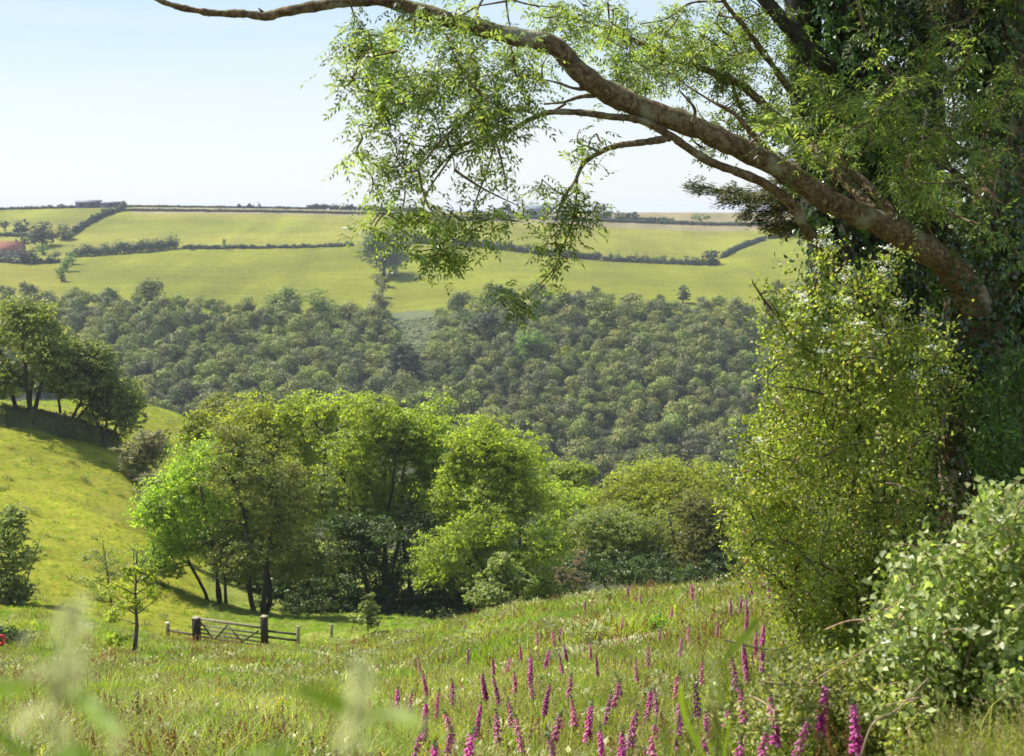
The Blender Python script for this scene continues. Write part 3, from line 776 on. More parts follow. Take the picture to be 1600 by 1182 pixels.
def gabled(name, label, cat, p, Lx, Wy, eave, ridge, rz, wall, roof, windows=(), doors=(), chimney=False):
    t = thing(name, label, cat, p)
    t.rotation_euler = (0, 0, rz)
    bx, by = Lx / 2, Wy / 2
    g = Geo()
    V = [(-bx, -by, -1.5), (bx, -by, -1.5), (bx, by, -1.5), (-bx, by, -1.5), (-bx, -by, eave), (bx, -by, eave), (bx, by, eave), (-bx, by, eave), (-bx, 0, ridge), (bx, 0, ridge)]
    g.add(V, [np.array([[0, 1, 5, 4], [2, 3, 7, 6], [1, 2, 6, 5], [3, 0, 4, 7]]), np.array([[5, 6, 9], [7, 4, 8]])])
    def local(g, nm, mat, par):
        o = bpy.data.objects.new(nm, g.mesh(nm, mat)); COL.objects.link(o); o.parent = par; return o
    wl = local(g, 'wall', M[wall], t)
    g = Geo(); e = .4
    for sgn in (-1, 1):
        k = (ridge - eave) / by
        A = np.array([(-bx - e, sgn * (by + e), eave - e * k), (bx + e, sgn * (by + e), eave - e * k), (bx + e, 0, ridge), (-bx - e, 0, ridge)])
        g.add(np.concatenate([A + (0, 0, .06), A + (0, 0, .22)]), np.array([[0, 1, 2, 3], [4, 5, 6, 7], [0, 1, 5, 4], [1, 2, 6, 5], [3, 0, 4, 7]]))
    rf = local(g, 'roof', M[roof], t)
    if chimney:
        g = Geo(); g.box((bx * .6, .2, ridge + .5), (.8, .8, 1.8)); local(g, 'chimney', M['brick'], rf)
    for x, z, a, h in windows:
        g = Geo(); g.box((x, -by - .04, z), (a, .16, h)); f = local(g, 'window', M['render'], t)
        g = Geo(); g.box((x - a * .23, -by - .13, z), (a * .38, .06, h * .8)); g.box((x + a * .23, -by - .13, z), (a * .38, .06, h * .8)); local(g, 'pane', M['glass'], f)
    for x, z, a, h in doors:
        g = Geo(); g.box((x, -by - .04, z), (a, .14, h)); local(g, 'door', M['timber_dark'], t)
    return t
p = on_ground(161, 903); p[2] += .6
gabled('barn', 'long low dark slate barn on the skyline, left and higher of a joined pair', 'barn', p, 17, 9, 3.2, 4.6, .04, 'slate', 'slate_roof', doors=[(-4, 1.3, 3, 2.6), (3, 1.3, 3, 2.6)])
p = on_ground(194, 901); p[2] += .3
gabled('barn', 'lower dark slate barn on the skyline, right of a joined pair', 'barn', p, 13, 7, 2.8, 3.6, .02, 'slate', 'slate_roof', doors=[(1, 1.2, 3, 2.4)])
p = on_ground(829, 904); p[2] += .6
gabled('barn', 'pale grey sheet-clad barn between small trees on the skyline', 'barn', p, 17, 12, 4.5, 7.5, .2, 'tin', 'tin', doors=[(0, 1.6, 4, 3.2)])
p = hit(8, 404); p[1] += 3
gabled('farmhouse', 'brown two-storey house with a red tiled roof beside the dark round tree', 'house', p, 17.5, 8, 5.2, 9.2, .06, 'brick', 'redroof',
       windows=[(-6, 3.6, 1.8, 1.4), (-2, 3.6, 1.8, 1.4), (2.2, 3.6, 1.8, 1.4), (6, 3.6, 1.8, 1.4), (-6, 1.2, 1.8, 1.4), (2.2, 1.2, 2.2, 1.4), (6, 1.2, 1.8, 1.4)], doors=[(-2, .9, 1.2, 2.2)], chimney=True)
# two sheep on the upper field, each one skinned body
M['wool'] = solid_mat('wool', [(.3, (.55, .52, .45)), (.7, (.7, .67, .6))], 8, .95, .6)
def sheep(px, py, rz, label):
    p = hit(px, py)
    vs_ = [(0, 0, .62), (.3, 0, .64), (-.32, 0, .64), (.5, 0, .78), (.68, 0, .88), (.85, 0, .8)]
    ed = [(0, 1), (0, 2), (1, 3), (3, 4), (4, 5)]
    rad = [.3, .27, .27, .15, .12, .07]
    for sx, par in ((.28, 1), (-.3, 2)):
        for sy in (-.13, .13):
            n = len(vs_); vs_ += [(sx, sy, .38), (sx, sy, .2), (sx + .01, sy, 0)]; ed += [(par, n), (n, n + 1), (n + 1, n + 2)]; rad += [.08, .05, .045]
    me = bpy.data.meshes.new('sheep'); me.from_pydata([(a * 1.15, b * 1.15, c * 1.15) for a, b, c in vs_], ed, [])
    me.materials.append(M['wool'])
    o = bpy.data.objects.new('sheep', me); COL.objects.link(o)
    o.modifiers.new('skin', 'SKIN'); o.modifiers.new('smooth', 'SUBSURF').levels = 1
    for q, r in enumerate(rad): me.skin_vertices[0].data[q].radius = (r * 1.15, r * 1.15)
    me.skin_vertices[0].data[0].use_root = True
    o.location = p; o.rotation_euler = (0, 0, rz); tag(o, label, 'sheep', 'sheep grazing on the upper far field')
sheep(455, 358, .4, 'tiny white sheep on the upper far field, left of two')
sheep(494, 361, 2.6, 'tiny white sheep on the upper far field, nearer the spreading tree')

# ------------------------------------------------------------------ middle distance
def limb(g, a, b, r0, r1, wob=.12, n=7, sides=7, sag=0, mi=0):
    a = np.asarray(a, float); b = np.asarray(b, float)
    t = np.linspace(0, 1, n)[:, None]; l = np.linalg.norm(b - a)
    P = a + (b - a) * t
    off = rng.normal(size=(n, 3)) * wob * l * .25; off[0] = 0; off[-1] = 0
    off = (off + np.roll(off, 1, 0) + np.roll(off, -1, 0)) / 3; off[0] = 0
    P = P + off - np.array([0, 0, 1]) * sag * l * np.sin(t * math.pi)
    g.tube(P, np.linspace(r0, r1, n), sides, mi, rough=.04)
    return P
def mid_tree(name, label, cat, base_px, Y, ells, mat, n_puff=26, pr=1.5, lf=.26, nl=16000, stems=1, tr=.22, bark='bark_dark', group=None,
             shell=2.6, hang=0, flat=.8, spread=.5, base=None, twigs=True, bottom=-.75):
    """ells: crown lobes as (px, py, rx, ry[, depth offset]) at distance Y"""
    k = Y / F
    p = on_ground(base_px, Y) if base is None else np.asarray(base, float)
    t = thing(name, label, cat, p, group)
    area = sum(e[2] * e[3] for e in ells)
    Cs, Rs = [], []
    for e in ells:
        c = at(e[0], e[1], Y + (e[4] if len(e) > 4 else 0))
        R = np.array([e[2] * k, max(e[2] * k * .85, min(1.2, e[2] * k)), e[3] * k])
        n = max(4, int(n_puff * e[2] * e[3] / area))
        R = R * 1.27
        n = int(n * 1.25)
        C, Rp = puffs_in(c, R, n, min(pr * 1.25, R.min() * .7), bottom)
        Rp[:, 2] *= flat / .8
        Cs.append(C); Rs.append(Rp)
    C = np.concatenate(Cs); R = np.concatenate(Rs)
    g = Geo()
    P, D, Nn = puff_leaves(C, R, int(nl * 1.8) // len(C), shell, .35, .7, .8, .4)
    g.leaves(P, D, Nn, lf * rng.uniform(.6, 1.4, len(P)), lf * .55 * rng.uniform(.8, 1.2, len(P)))
    g.build('crown', M[mat], t)
    g = Geo()
    ctr = C.mean(0)
    nodes = []
    for s in range(stems):
        d = np.array([math.cos(s * 2.4 + .5), math.sin(s * 2.4 + .5), 0]) * (spread if stems > 1 else 0)
        bpt = p + d * .6 - np.array([0, 0, .4])
        topz = ctr[2] + (C[:, 2].max() - ctr[2]) * .45
        tgt = np.array([ctr[0], ctr[1], topz]) + d * (2.5 if stems > 1 else 0)
        if stems > 1: tgt[:2] += rng.normal(size=2) * .5
        Pl = limb(g, bpt, tgt, tr * (1 if stems == 1 else .75), tr * .25, .1, 10, 8)
        nodes.append(Pl[2:])
    nodes = np.concatenate(nodes)
    for q in np.argsort(((C - p) ** 2).sum(1)):
        dd = ((nodes - C[q]) ** 2).sum(1) + np.maximum(0, nodes[:, 2] - C[q][2]) ** 2 * 3
        a = nodes[dd.argmin()]
        Pl = limb(g, a, C[q], tr * .32, .03, .25, 6, 5)
        nodes = np.concatenate([nodes, Pl[2:5]])
        if twigs:
            for _ in range(3):
                limb(g, Pl[4], C[q] + unit(1)[0] * R[q] * .8, .035, .012, .2, 4, 4)
    g.build('trunk', M[bark], t)
    return t

# left field boundary: earth bank with wind-bent trees on it
BK = [(-60, 640, 116), (0, 664, 117), (50, 676, 118), (100, 690, 119), (150, 702, 120), (192, 712, 121)]
bp_ = np.array([on_ground(a, c) for a, b, c in BK])
P = curve(bp_, 10)
V, F_, _ = [], [], None
n = len(P); T = norm(np.gradient(P, axis=0)); S = np.stack([T[:, 1], -T[:, 0], 0 * T[:, 0]], 1)
prof_ = [(1.9, -.4), (1.5, .5), (1.0, 1.35), (.4, 1.75), (-.3, 1.7), (-1.0, 1.2), (-1.7, -.4)]
V = np.stack([P + S * (a * (1 + .15 * rng.normal(size=n)))[:, None] + np.array([0, 0, 1]) * (b + .16 * rng.normal(size=n))[:, None] for a, b in prof_], 1)
V[-1, :, 2] -= .6
i = np.arange(n - 1)[:, None] * 7; j = np.arange(6)[None, :]
g = Geo(); g.add(V, np.stack([i + j, i + j + 1, i + 8 + j, i + 7 + j], -1).reshape(-1, 4)); g.add(V[-1], np.array([[0, 1, 2, 3], [0, 3, 4, 6]]))
M['earth'] = solid_mat('dark_earth', [(.3, (.045, .05, .018)), (.7, (.12, .13, .045))], .8, .95, .8)
bank = thing('earth_bank', 'dark overgrown earth bank with trees along the top of the left field', 'bank', P[0])
g.build('earth', M['earth'], bank, smooth=True)
g = Geo()
c = P[rng.integers(n, size=700)] + np.c_[rng.normal(size=(700, 2)) * .7, rng.uniform(.3, 1.7, 700)]
A, D, Nn = puff_leaves(c, np.tile([.45, .45, .35], (700, 1)), 14, 2, .4, .5, .8)
g.leaves(A, D, Nn, .28, .12)
g.build('foliage', M['grove_dull'], bank)
mid_tree('bank_tree', 'dense olive tree on the earth bank at the left border, tallest of the bank trees', 'tree', 62, 118.5,
         [(40, 545, 60, 66), (-30, 560, 50, 60), (85, 570, 44, 52), (20, 500, 48, 36), (62, 505, 30, 30), (30, 600, 48, 24)], 'grove_dull', 34, 1.5, .3, 18000, stems=4, tr=.3, spread=1.4, group='trees on the earth bank', base=on_ground(48, 118.5) + (0, 0, 1.5))
mid_tree('bank_tree', 'grey-green wind-bent tree in the middle of the earth bank', 'tree', 130, 120,
         [(120, 585, 50, 38), (150, 600, 44, 44), (105, 600, 36, 30), (140, 555, 34, 22)], 'scrub_green', 30, 1.3, .28, 14000, stems=3, tr=.22, spread=1.2, group='trees on the earth bank', base=on_ground(112, 120) + (0, 0, 1.5))
mid_tree('bank_tree', 'round drooping tree at the right end of the earth bank', 'tree', 180, 121,
         [(176, 620, 40, 40), (190, 645, 30, 34), (160, 640, 34, 30)], 'scrub_green', 26, 1.2, .28, 12000, stems=3, tr=.2, spread=.8, group='trees on the earth bank', base=on_ground(172, 121) + (0, 0, 1.2))
mid_tree('scrub_bush', 'brownish scrubby bush below the right end of the earth bank', 'bush', 224, 112, [(226, 700, 32, 36), (215, 725, 26, 30), (244, 690, 18, 22)], 'scrub', 18, 1.0, .28, 5000, stems=3, tr=.08, spread=.5)
mid_tree('scrub_bush', 'brownish thorn bush at the foot of the left field beside the big grove', 'bush', 246, 98, [(240, 765, 24, 36), (255, 800, 20, 30)], 'scrub', 12, .9, .26, 3200, stems=3, tr=.08, spread=.5)
mid_tree('valley_tree', 'low olive tree crown behind the grove at the far edge of the left field', 'tree', 345, 150, [(345, 640, 34, 22), (372, 650, 26, 22)], 'grove_dull', 16, 1.4, .32, 5000, tr=.2)

# big grove
G = 'trees of the big grove behind the gate'
mid_tree('grove_tree', 'light green many-stemmed ash at the left edge of the grove', 'tree', 335, 84, [(285, 790, 62, 50), (320, 730, 58, 44), (262, 850, 42, 36), (330, 840, 44, 40), (240, 800, 26, 24), (250, 885, 30, 26)], 'grove', 40, 1.25, .2, 22000, stems=4, tr=.17, spread=1.0, group=G)
mid_tree('grove_tree', 'brownish-topped twiggy tree in front of the grove with a dark forked trunk', 'tree', 402, 82, [(400, 740, 70, 58), (400, 830, 88, 60), (380, 690, 40, 30), (460, 800, 48, 60), (430, 885, 70, 44), (480, 870, 44, 50), (370, 870, 44, 36)], 'grove_dull', 44, 1.2, .18, 24000, stems=3, tr=.26, spread=.5, group=G)
mid_tree('grove_tree', 'bright yellow-green tree at the back left shoulder of the grove', 'tree', 385, 98, [(385, 675, 76, 48), (340, 700, 50, 48), (430, 665, 56, 46), (310, 670, 30, 28), (400, 750, 76, 50)], 'grove_bright', 36, 1.5, .24, 18000, tr=.3, group=G)
mid_tree('grove_tree', 'tall yellow-green tree with the highest top left of centre in the grove', 'tree', 520, 96, [(505, 655, 60, 44), (540, 640, 48, 28), (465, 645, 36, 30), (500, 720, 74, 46), (545, 790, 50, 50), (480, 790, 50, 60)], 'grove_bright', 36, 1.4, .23, 18000, tr=.34, group=G)
mid_tree('grove_tree', 'airy tall tree at the centre of the grove with several upright dark stems', 'tree', 590, 92, [(590, 655, 56, 46), (570, 720, 58, 50), (625, 700, 50, 56), (600, 785, 60, 54), (560, 850, 56, 44)], 'grove', 36, 1.3, .22, 18000, stems=4, tr=.3, spread=1.2, group=G)
mid_tree('grove_tree', 'tall round-headed tree right of centre in the grove', 'tree', 662, 93, [(660, 665, 56, 48), (640, 690, 50, 44), (690, 710, 44, 54), (650, 775, 70, 56), (690, 830, 56, 56)], 'grove', 36, 1.4, .23, 20000, stems=2, tr=.34, spread=1.2, group=G)
mid_tree('grove_tree', 'broad light-topped tree at the right shoulder of the grove', 'tree', 755, 87, [(750, 690, 46, 44), (795, 720, 50, 46), (765, 780, 76, 60), (725, 740, 36, 40), (830, 770, 34, 46)], 'grove_bright', 44, 1.4, .22, 24000, stems=2, tr=.34, spread=.8, group=G)
mid_tree('grove_tree', 'dark low-hanging tree at the right foot of the grove', 'tree', 800, 84, [(800, 850, 72, 62), (740, 860, 56, 60), (850, 840, 30, 56), (830, 900, 50, 44), (700, 880, 50, 50)], 'grove', 36, 1.2, .2, 20000, stems=2, tr=.26, spread=.6, group=G)
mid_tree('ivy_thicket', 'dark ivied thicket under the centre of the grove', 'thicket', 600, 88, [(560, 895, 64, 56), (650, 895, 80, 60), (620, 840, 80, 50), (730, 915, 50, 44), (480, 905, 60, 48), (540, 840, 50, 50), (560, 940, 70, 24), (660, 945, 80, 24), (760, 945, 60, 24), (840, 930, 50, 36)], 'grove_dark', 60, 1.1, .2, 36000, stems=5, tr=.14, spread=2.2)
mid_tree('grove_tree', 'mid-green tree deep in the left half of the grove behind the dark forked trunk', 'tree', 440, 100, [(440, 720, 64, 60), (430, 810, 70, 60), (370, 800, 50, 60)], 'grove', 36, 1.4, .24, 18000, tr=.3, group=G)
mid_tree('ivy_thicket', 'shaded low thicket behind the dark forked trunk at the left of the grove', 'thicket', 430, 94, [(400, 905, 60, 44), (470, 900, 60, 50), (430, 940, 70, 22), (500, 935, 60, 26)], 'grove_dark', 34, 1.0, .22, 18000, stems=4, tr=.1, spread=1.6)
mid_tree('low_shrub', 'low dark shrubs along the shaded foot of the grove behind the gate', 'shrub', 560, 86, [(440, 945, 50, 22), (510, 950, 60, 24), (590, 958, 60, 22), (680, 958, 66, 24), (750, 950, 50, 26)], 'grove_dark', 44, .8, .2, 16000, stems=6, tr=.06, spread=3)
# second grove
G2 = 'trees beyond the meadow crest'
mid_tree('grove_tree', 'bright yellow-green domed tree beyond the meadow crest right of the big grove', 'tree', 1045, 102, [(1045, 770, 88, 54), (1000, 790, 62, 48), (1095, 780, 50, 54), (960, 780, 36, 30)], 'grove_bright', 52, 1.5, .22, 28000, tr=.35, group=G2)
mid_tree('grove_tree', 'grey-green tree with dark gaps in front of the bright dome', 'tree', 985, 95, [(960, 850, 76, 52), (1040, 860, 66, 56), (1000, 820, 60, 36), (920, 830, 44, 44)], 'grove_dull', 48, 1.2, .2, 26000, stems=3, tr=.26, spread=1.4, group=G2)
mid_tree('grove_tree', 'brownish-green tree between the bright dome and the hawthorn', 'tree', 1110, 92, [(1105, 850, 48, 58), (1130, 820, 40, 44), (1090, 800, 34, 30)], 'grove_dull', 30, 1.2, .2, 14000, stems=2, tr=.22, spread=.8, group=G2)
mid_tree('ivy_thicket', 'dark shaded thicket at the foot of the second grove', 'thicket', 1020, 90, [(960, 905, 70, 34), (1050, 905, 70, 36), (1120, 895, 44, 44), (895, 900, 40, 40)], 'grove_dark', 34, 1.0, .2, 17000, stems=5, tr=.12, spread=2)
mid_tree('valley_tree', 'small mid-green tree in the gap between the two groves, higher of two', 'tree', 888, 140, [(885, 750, 40, 30), (910, 740, 20, 22)], 'grove', 20, 1.3, .3, 8000, tr=.2)
mid_tree('valley_tree', 'low yellowish tree in the gap between the two groves, lower of two', 'tree', 895, 118, [(870, 790, 44, 34), (920, 800, 40, 36), (845, 775, 22, 22), (870, 850, 44, 50), (910, 870, 44, 40)], 'grove_bright', 34, 1.2, .26, 15000, tr=.2)
mid_tree('scrub_bush', 'rusty brown dead shrub between the pale bush and the second grove', 'bush', 905, 66, [(905, 875, 12, 24), (900, 905, 20, 20), (880, 900, 10, 14)], 'rust', 14, .4, .12, 1100, stems=6, tr=.035, spread=.5, bark='bark_grey')
mid_tree('pale_bush', 'pale creamy-topped bush standing against the dark foot of the grove', 'bush', 785, 57, [(785, 895, 22, 30), (768, 920, 34, 22), (815, 910, 24, 18), (790, 935, 44, 22), (740, 935, 16, 12)], 'pale', 30, .55, .17, 6500, stems=4, tr=.05, spread=.4, shell=1.6)
mid_tree('pale_bush', 'small pale pyramid-shaped shrub at the meadow edge in front of the grove', 'bush', 572, 62, [(573, 950, 12, 18), (570, 968, 22, 16), (577, 935, 6, 8)], 'pale', 14, .4, .15, 1800, stems=3, tr=.03, spread=.3)
mid_tree('willow_bush', 'grey-green willowy bush at the left border at the foot of the left field', 'bush', 8, 70, [(10, 850, 34, 40), (-20, 860, 40, 60), (28, 885, 24, 34), (5, 905, 40, 26), (-20, 910, 40, 26), (12, 810, 24, 24), (0, 938, 44, 24), (32, 930, 26, 20)], 'pale', 34, .9, .2, 8000, stems=4, tr=.07, spread=.7)
mid_tree('dark_shrub', 'low dark shrub at the left border below the willowy bush', 'bush', 18, 50, [(8, 1000, 28, 20), (36, 1008, 16, 10)], 'grove_dark', 14, .4, .14, 3000, stems=3, tr=.03, spread=.3)
# red feed bucket at the left border beside that shrub
p = hit(0, 1020); s = p[1] / F
g = Geo()
cpt = at(0, 1001, p[1] - 1.2)
th = np.linspace(0, 2 * math.pi, 20)
g.tube(np.stack([cpt[0] + np.cos(th) * 6.5 * s, cpt[1] + .12 * np.sin(2 * th), cpt[2] + np.sin(th) * 6.5 * s], 1), 2.6 * s, 8)
M['red'] = solid_mat('red_plastic', [(.3, (.45, .03, .02)), (.7, (.6, .06, .04))], 5, .4, .05)
tag(g.build('red_ring', M['red'], loc=cpt), 'red ring lodged in the dark shrub at the left border', 'ring')
# saplings
def sapling(name, label, base, top_px, top_py, leaf_ells, mat, Y, nl, bare=()):
    t = thing(name, label, 'sapling', base)
    g = Geo(); tp = at(top_px, top_py, Y)
    P = limb(g, base - np.array([0, 0, .2]), tp, .1, .018, .06, 12, 8)
    g2 = Geo(); k = Y / F
    Pall = P[3:]
    for a, b, r in bare:
        q = at(a, b, Y) + np.array([0, rng.normal() * .4, 0])
        s = Pall[np.argmin(((Pall - q) ** 2).sum(1) + np.maximum(0, Pall[:, 2] - q[2] + .8) ** 2 * 8)]
        Pl = limb(g, s, q, .03, .01, .12, 6, 5)
        for _ in range(3): limb(g, Pl[3 + _ % 3], q + unit(1)[0] * .5, .012, .006, .1, 4, 4)
    for e in leaf_ells:
        c = at(e[0], e[1], Y + rng.normal() * .3)
        s = Pall[np.argmin(((Pall - c) ** 2).sum(1) + np.maximum(0, Pall[:, 2] - c[2] + .4) ** 2 * 8)]
        limb(g, s, c, .025, .01, .15, 6, 5)
        C, R = puffs_in(c, np.array((e[2] * k, e[2] * k * .8, e[3] * k)) * 1.7, 7, min(e[2], e[3]) * k * .75, -1)
        A, D, Nn = puff_leaves(C, R, nl // 7, 1.6, .5, .4, .7, .5, clump=False)
        g2.leaves(A, D, Nn, .16 * rng.uniform(.7, 1.3, len(A)), .07)
    g.build('trunk', M['bark_grey'], t); g2.build('crown', M[mat], t)
b_ = hit(209, 1031)
sapling('sapling', 'young thin tree with bare upper twigs standing alone in the meadow left of the gate', b_, 213, 868,
        [(185, 930, 18, 14), (178, 965, 16, 12), (225, 900, 18, 12), (195, 895, 14, 12), (240, 925, 12, 10), (186, 1000, 14, 10), (205, 945, 14, 12), (235, 890, 10, 10)], 'grove_bright', b_[1], 260,
        [(238, 880, 1), (246, 905, 1), (190, 880, 1), (183, 905, 1), (228, 872, 1), (204, 862, 1), (252, 930, 1), (170, 925, 1), (218, 850, 1)])
b_ = on_ground(168, 76)
sapling('sapling', 'bushy pale sapling at the foot of the left field, behind the lone meadow tree', b_, 160, 845,
        [(155, 880, 22, 20), (145, 905, 18, 14), (170, 865, 18, 16), (160, 920, 20, 12), (185, 890, 14, 16), (140, 870, 12, 12)], 'pale', 76, 330)

# ------------------------------------------------------------------ gate and fences
YR = 62.0; ZT = float(ray(405, 981)[1]) * YR
R_ = np.array([float(ray(407, 981)[0]) * YR, YR, ZT]); YL = 63.4
L_ = np.array([float(ray(312, 968)[0]) * YL, YL, ZT])
dirg = norm(R_ - L_); rz = math.atan2(dirg[1], dirg[0])
gate = thing('field_gate', 'weathered wooden five-bar field gate with zigzag braces, closed between dark posts', 'gate', (*((L_ + R_) / 2)[:2], ground(*((L_ + R_) / 2)[:2])))
Lg = np.linalg.norm(R_ - L_); pt = lambda s, dz: L_ + dirg * Lg * s + np.array([0, 0, dz])
for q, dz in enumerate((0, -.33, -.56, -.78, -.98)):
    g = Geo(); g.bar(pt(0, dz), pt(1, dz), .05, .13 if q == 0 else .085, up=(0, 0, 1)); g.build('rail', M['timber'], gate)
off = np.array([-dirg[1], dirg[0], 0]) * -.045
for a, b in (((.0, -.05), (.22, -.98)), ((.26, -.98), (.47, -.1)), ((.47, -.1), (.72, -.98)), ((.68, -.98), (.98, -.15))):
    g = Geo(); g.bar(pt(*a) + off, pt(*b) + off, .03, .085); g.build('brace', M['timber_br'], gate)
for s in (.012, .988):
    g = Geo(); g.bar(pt(s, .07) - off, pt(s, -1.05) - off, .07, .09); g.build('stile', M['timber_br'], gate)
def post(px, pytop, Y, wd, label, mat, cap=None, group=None, name='gate_post'):
    x = float(ray(px, pytop)[0]) * Y; zt = float(ray(px, pytop)[1]) * Y; zb = float(ground(x, Y))
    t = thing(name, label, 'post', (x, Y, zb), group)
    g = Geo(); g.box((x, Y, (zt + zb) / 2 - .15), (wd, wd, zt - zb + .3), rz); g.build('shaft', M[mat], t)
    g = Geo(); g.box((x, Y, zt + .02), (wd * 1.12, wd * 1.12, .05), rz); g.build('cap', M[cap or mat], t)
    return np.array([x, Y, zt])
post(306.5, 966, YL + .02, .34, 'thick dark gate post at the hanging end, left of the gate', 'timber_dark', 'timber')
post(412.5, 964, YR - .03, .3, 'tall dark gate post with pale top, right of the gate', 'timber_dark', 'timber')
pa = post(465.5, 980, 61.3, .14, 'short pale fence post ending the rails right of the gate', 'timber', name='fence_post')
post(518, 977, 64, .12, 'lone slim fence post standing right of the railed fence', 'timber', name='fence_post')
pb = post(261.5, 974, 66, .16, 'short white-topped fence post left of the gate', 'timber', 'timber_white', name='fence_post')
def rails(label, lines, mat):
    t = thing('rail_fence', label, 'fence', lines[0][0])
    for a, b in lines:
        g = Geo(); g.bar(a, b, .045, .12); g.build('rail', M[mat], t)
rails('two dark rails fixed between the tall gate post and a short post', [(at(417, 986, YR), at(463, 991.5, 61.3)), (at(417, 995.5, YR), at(463, 1001, 61.3))], 'timber_br')
rails('sagging single rail between the white-topped post and the gate', [(at(263, 985, 66), at(300, 992, 63.8))], 'timber_br')
# drooping hogweed umbels, docks and other single plants out in the meadow

# ------------------------------------------------------------------ the big ash and the trees beside it
def grow(g, nodes, clusters, r0=.014, r1=.004, sag=.1, sides=5, up_pen=2.0):
    """twigs from the nearest wood to each cluster centre; returns the twig directions"""
    nodes = np.asarray(nodes, float); dirs = np.zeros((len(clusters), 3))
    for q in np.argsort([((nodes - c) ** 2).sum(1).min() for c in clusters]):
        c = clusters[q]
        a = nodes[((nodes - c) ** 2).sum(1).argmin()]
        l = np.linalg.norm(c - a); t = np.linspace(0, 1, 6)[:, None]
        P = a + (c - a) * t + np.sin(t * math.pi) * (rng.normal(size=3) * .12 * l - np.array([0, 0, sag * l * .5]))
        g.tube(P, np.linspace(min(r0, .006 + l * .012), r1, 6), sides, cap=False)
        nodes = np.concatenate([nodes, P[2:]])
        dirs[q] = P[-1] - P[-3]
    return norm(dirs)
def compound(g, base, axis, n_pair, rach, ll, lw, mi=0):
    """ash-type compound leaves: a rachis with paired leaflets"""
    base = np.asarray(base, float); n = len(base)
    axis = norm(axis)
    side = norm(np.cross(axis, np.array([0, 0, 1.0]) + .35 * rng.normal(size=(n, 3))))
    nrm = np.cross(side, axis)
    rach = rach * rng.uniform(.75, 1.2, n)
    g.leaves(base, axis, nrm, rach, .004, mi, at_base=True)
    for p in range(n_pair):
        f = (p + 1) / (n_pair + .4)
        q = base + axis * (rach * f)[:, None] - np.array([0, 0, 1]) * (rach * f * f * .22)[:, None]
        for s in (-1, 1):
            d = axis * .55 + side * s * .85 - np.array([0, 0, .25]) + .15 * rng.normal(size=(n, 3))
            g.leaves(q, d, nrm + .3 * rng.normal(size=(n, 3)), ll * rng.uniform(.7, 1.15, n), lw * rng.uniform(.8, 1.15, n), mi, True, True)
    q = base + axis * rach[:, None] - np.array([0, 0, 1]) * (rach * .22)[:, None]
    g.leaves(q, axis - np.array([0, 0, .35]), nrm, ll * rng.uniform(.8, 1.2, n), lw, mi, True, True)
def pxpath(pts, n=8):
    """points (px, py, Y) to a smooth world curve"""
    return curve(np.array([at(a, b, c) for a, b, c in pts]), n)
def radii(P, rs):
    return np.interp(np.linspace(0, len(rs) - 1, len(P)), np.arange(len(rs)), rs)
def in_ells(ells, n, Y, dY=.7):
    """n random points spread over pixel ellipses at distance about Y"""
    A = np.array([e[2] * e[3] * (e[4] if len(e) > 4 else 1) for e in ells], float); k = rng.choice(len(ells), n, p=A / A.sum())
    E = np.array([e[:4] for e in ells], float)[k]
    th = rng.uniform(0, 6.283, n); r = np.sqrt(rng.uniform(0, 1, n))
    return at(E[:, 0] + np.cos(th) * r * E[:, 2], E[:, 1] + np.sin(th) * r * E[:, 3], Y + rng.normal(size=n) * dY)
ashb = on_ground(1545, 12.6)
ash = thing('ash_tree', 'big ivy-trunked ash with one long bare limb arching left over the meadow', 'tree', ashb)
YT = 12.6
g = Geo()
trunk = curve(np.array([ashb - (0, 0, .5), at(1535, 800, YT), at(1530, 640, YT), at(1532, 500, YT), at(1556, 360, YT + .2), at(1575, 180, YT + .5), at(1590, 0, YT + .8), at(1600, -250, YT + 1.2)]), 8)
g.tube(trunk, radii(trunk, [.5, .42, .38, .36, .27, .22, .18, .1]), 14, rough=.05)
limbp = pxpath([(1536, 530, 12.5), (1520, 470, 12.2), (1480, 415, 12.0), (1422, 375, 11.8), (1360, 343, 11.7), (1300, 317, 11.5), (1222, 266, 11.4), (1150, 229, 11.2), (1085, 198, 11.1), (1010, 172, 11.0), (952, 146, 10.9), (905, 112, 10.8), (866, 72, 10.8), (815, 60, 10.7), (760, 47, 10.7), (700, 31, 10.6), (640, 12, 10.6), (585, -2, 10.5)], 6)
pxr = [33, 30, 27, 24, 21, 19.5, 18.5, 18, 18, 18.5, 17.5, 16.5, 15.5, 14, 13, 12.5, 11, 9.5]
lr = radii(limbp, [r * 10.4 / F for r in pxr])
lr *= 1 + .05 * np.sin(np.arange(len(lr)) * 1.3) + .03 * rng.normal(size=len(lr))
g.tube(limbp, lr, 12, rough=.05)
br = []
def branch(pts, r0, r1, n=7, sides=7, knob=.08):
    P = pxpath(pts, n); R = .68 * np.linspace(r0, r1, len(P)) * (1 + knob * rng.normal(size=len(P)))
    g.tube(P, R, sides, rough=.04); br.append(P); return P
branch([(600, 0, 10.5), (545, 3, 10.45), (490, 11, 10.4), (440, 20, 10.4), (415, 26, 10.4), (380, 22, 10.4), (335, 21, 10.35), (290, 14, 10.3), (262, 6, 10.3), (238, -4, 10.3)], .075, .028, 6)
branch([(420, 25, 10.4), (408, 17, 10.4), (404, 13, 10.4)], .02, .008, 3); branch([(497, 10, 10.4), (494, 18, 10.4)], .018, .01, 3); branch([(333, 20, 10.3), (326, 27, 10.3)], .014, .005, 3)
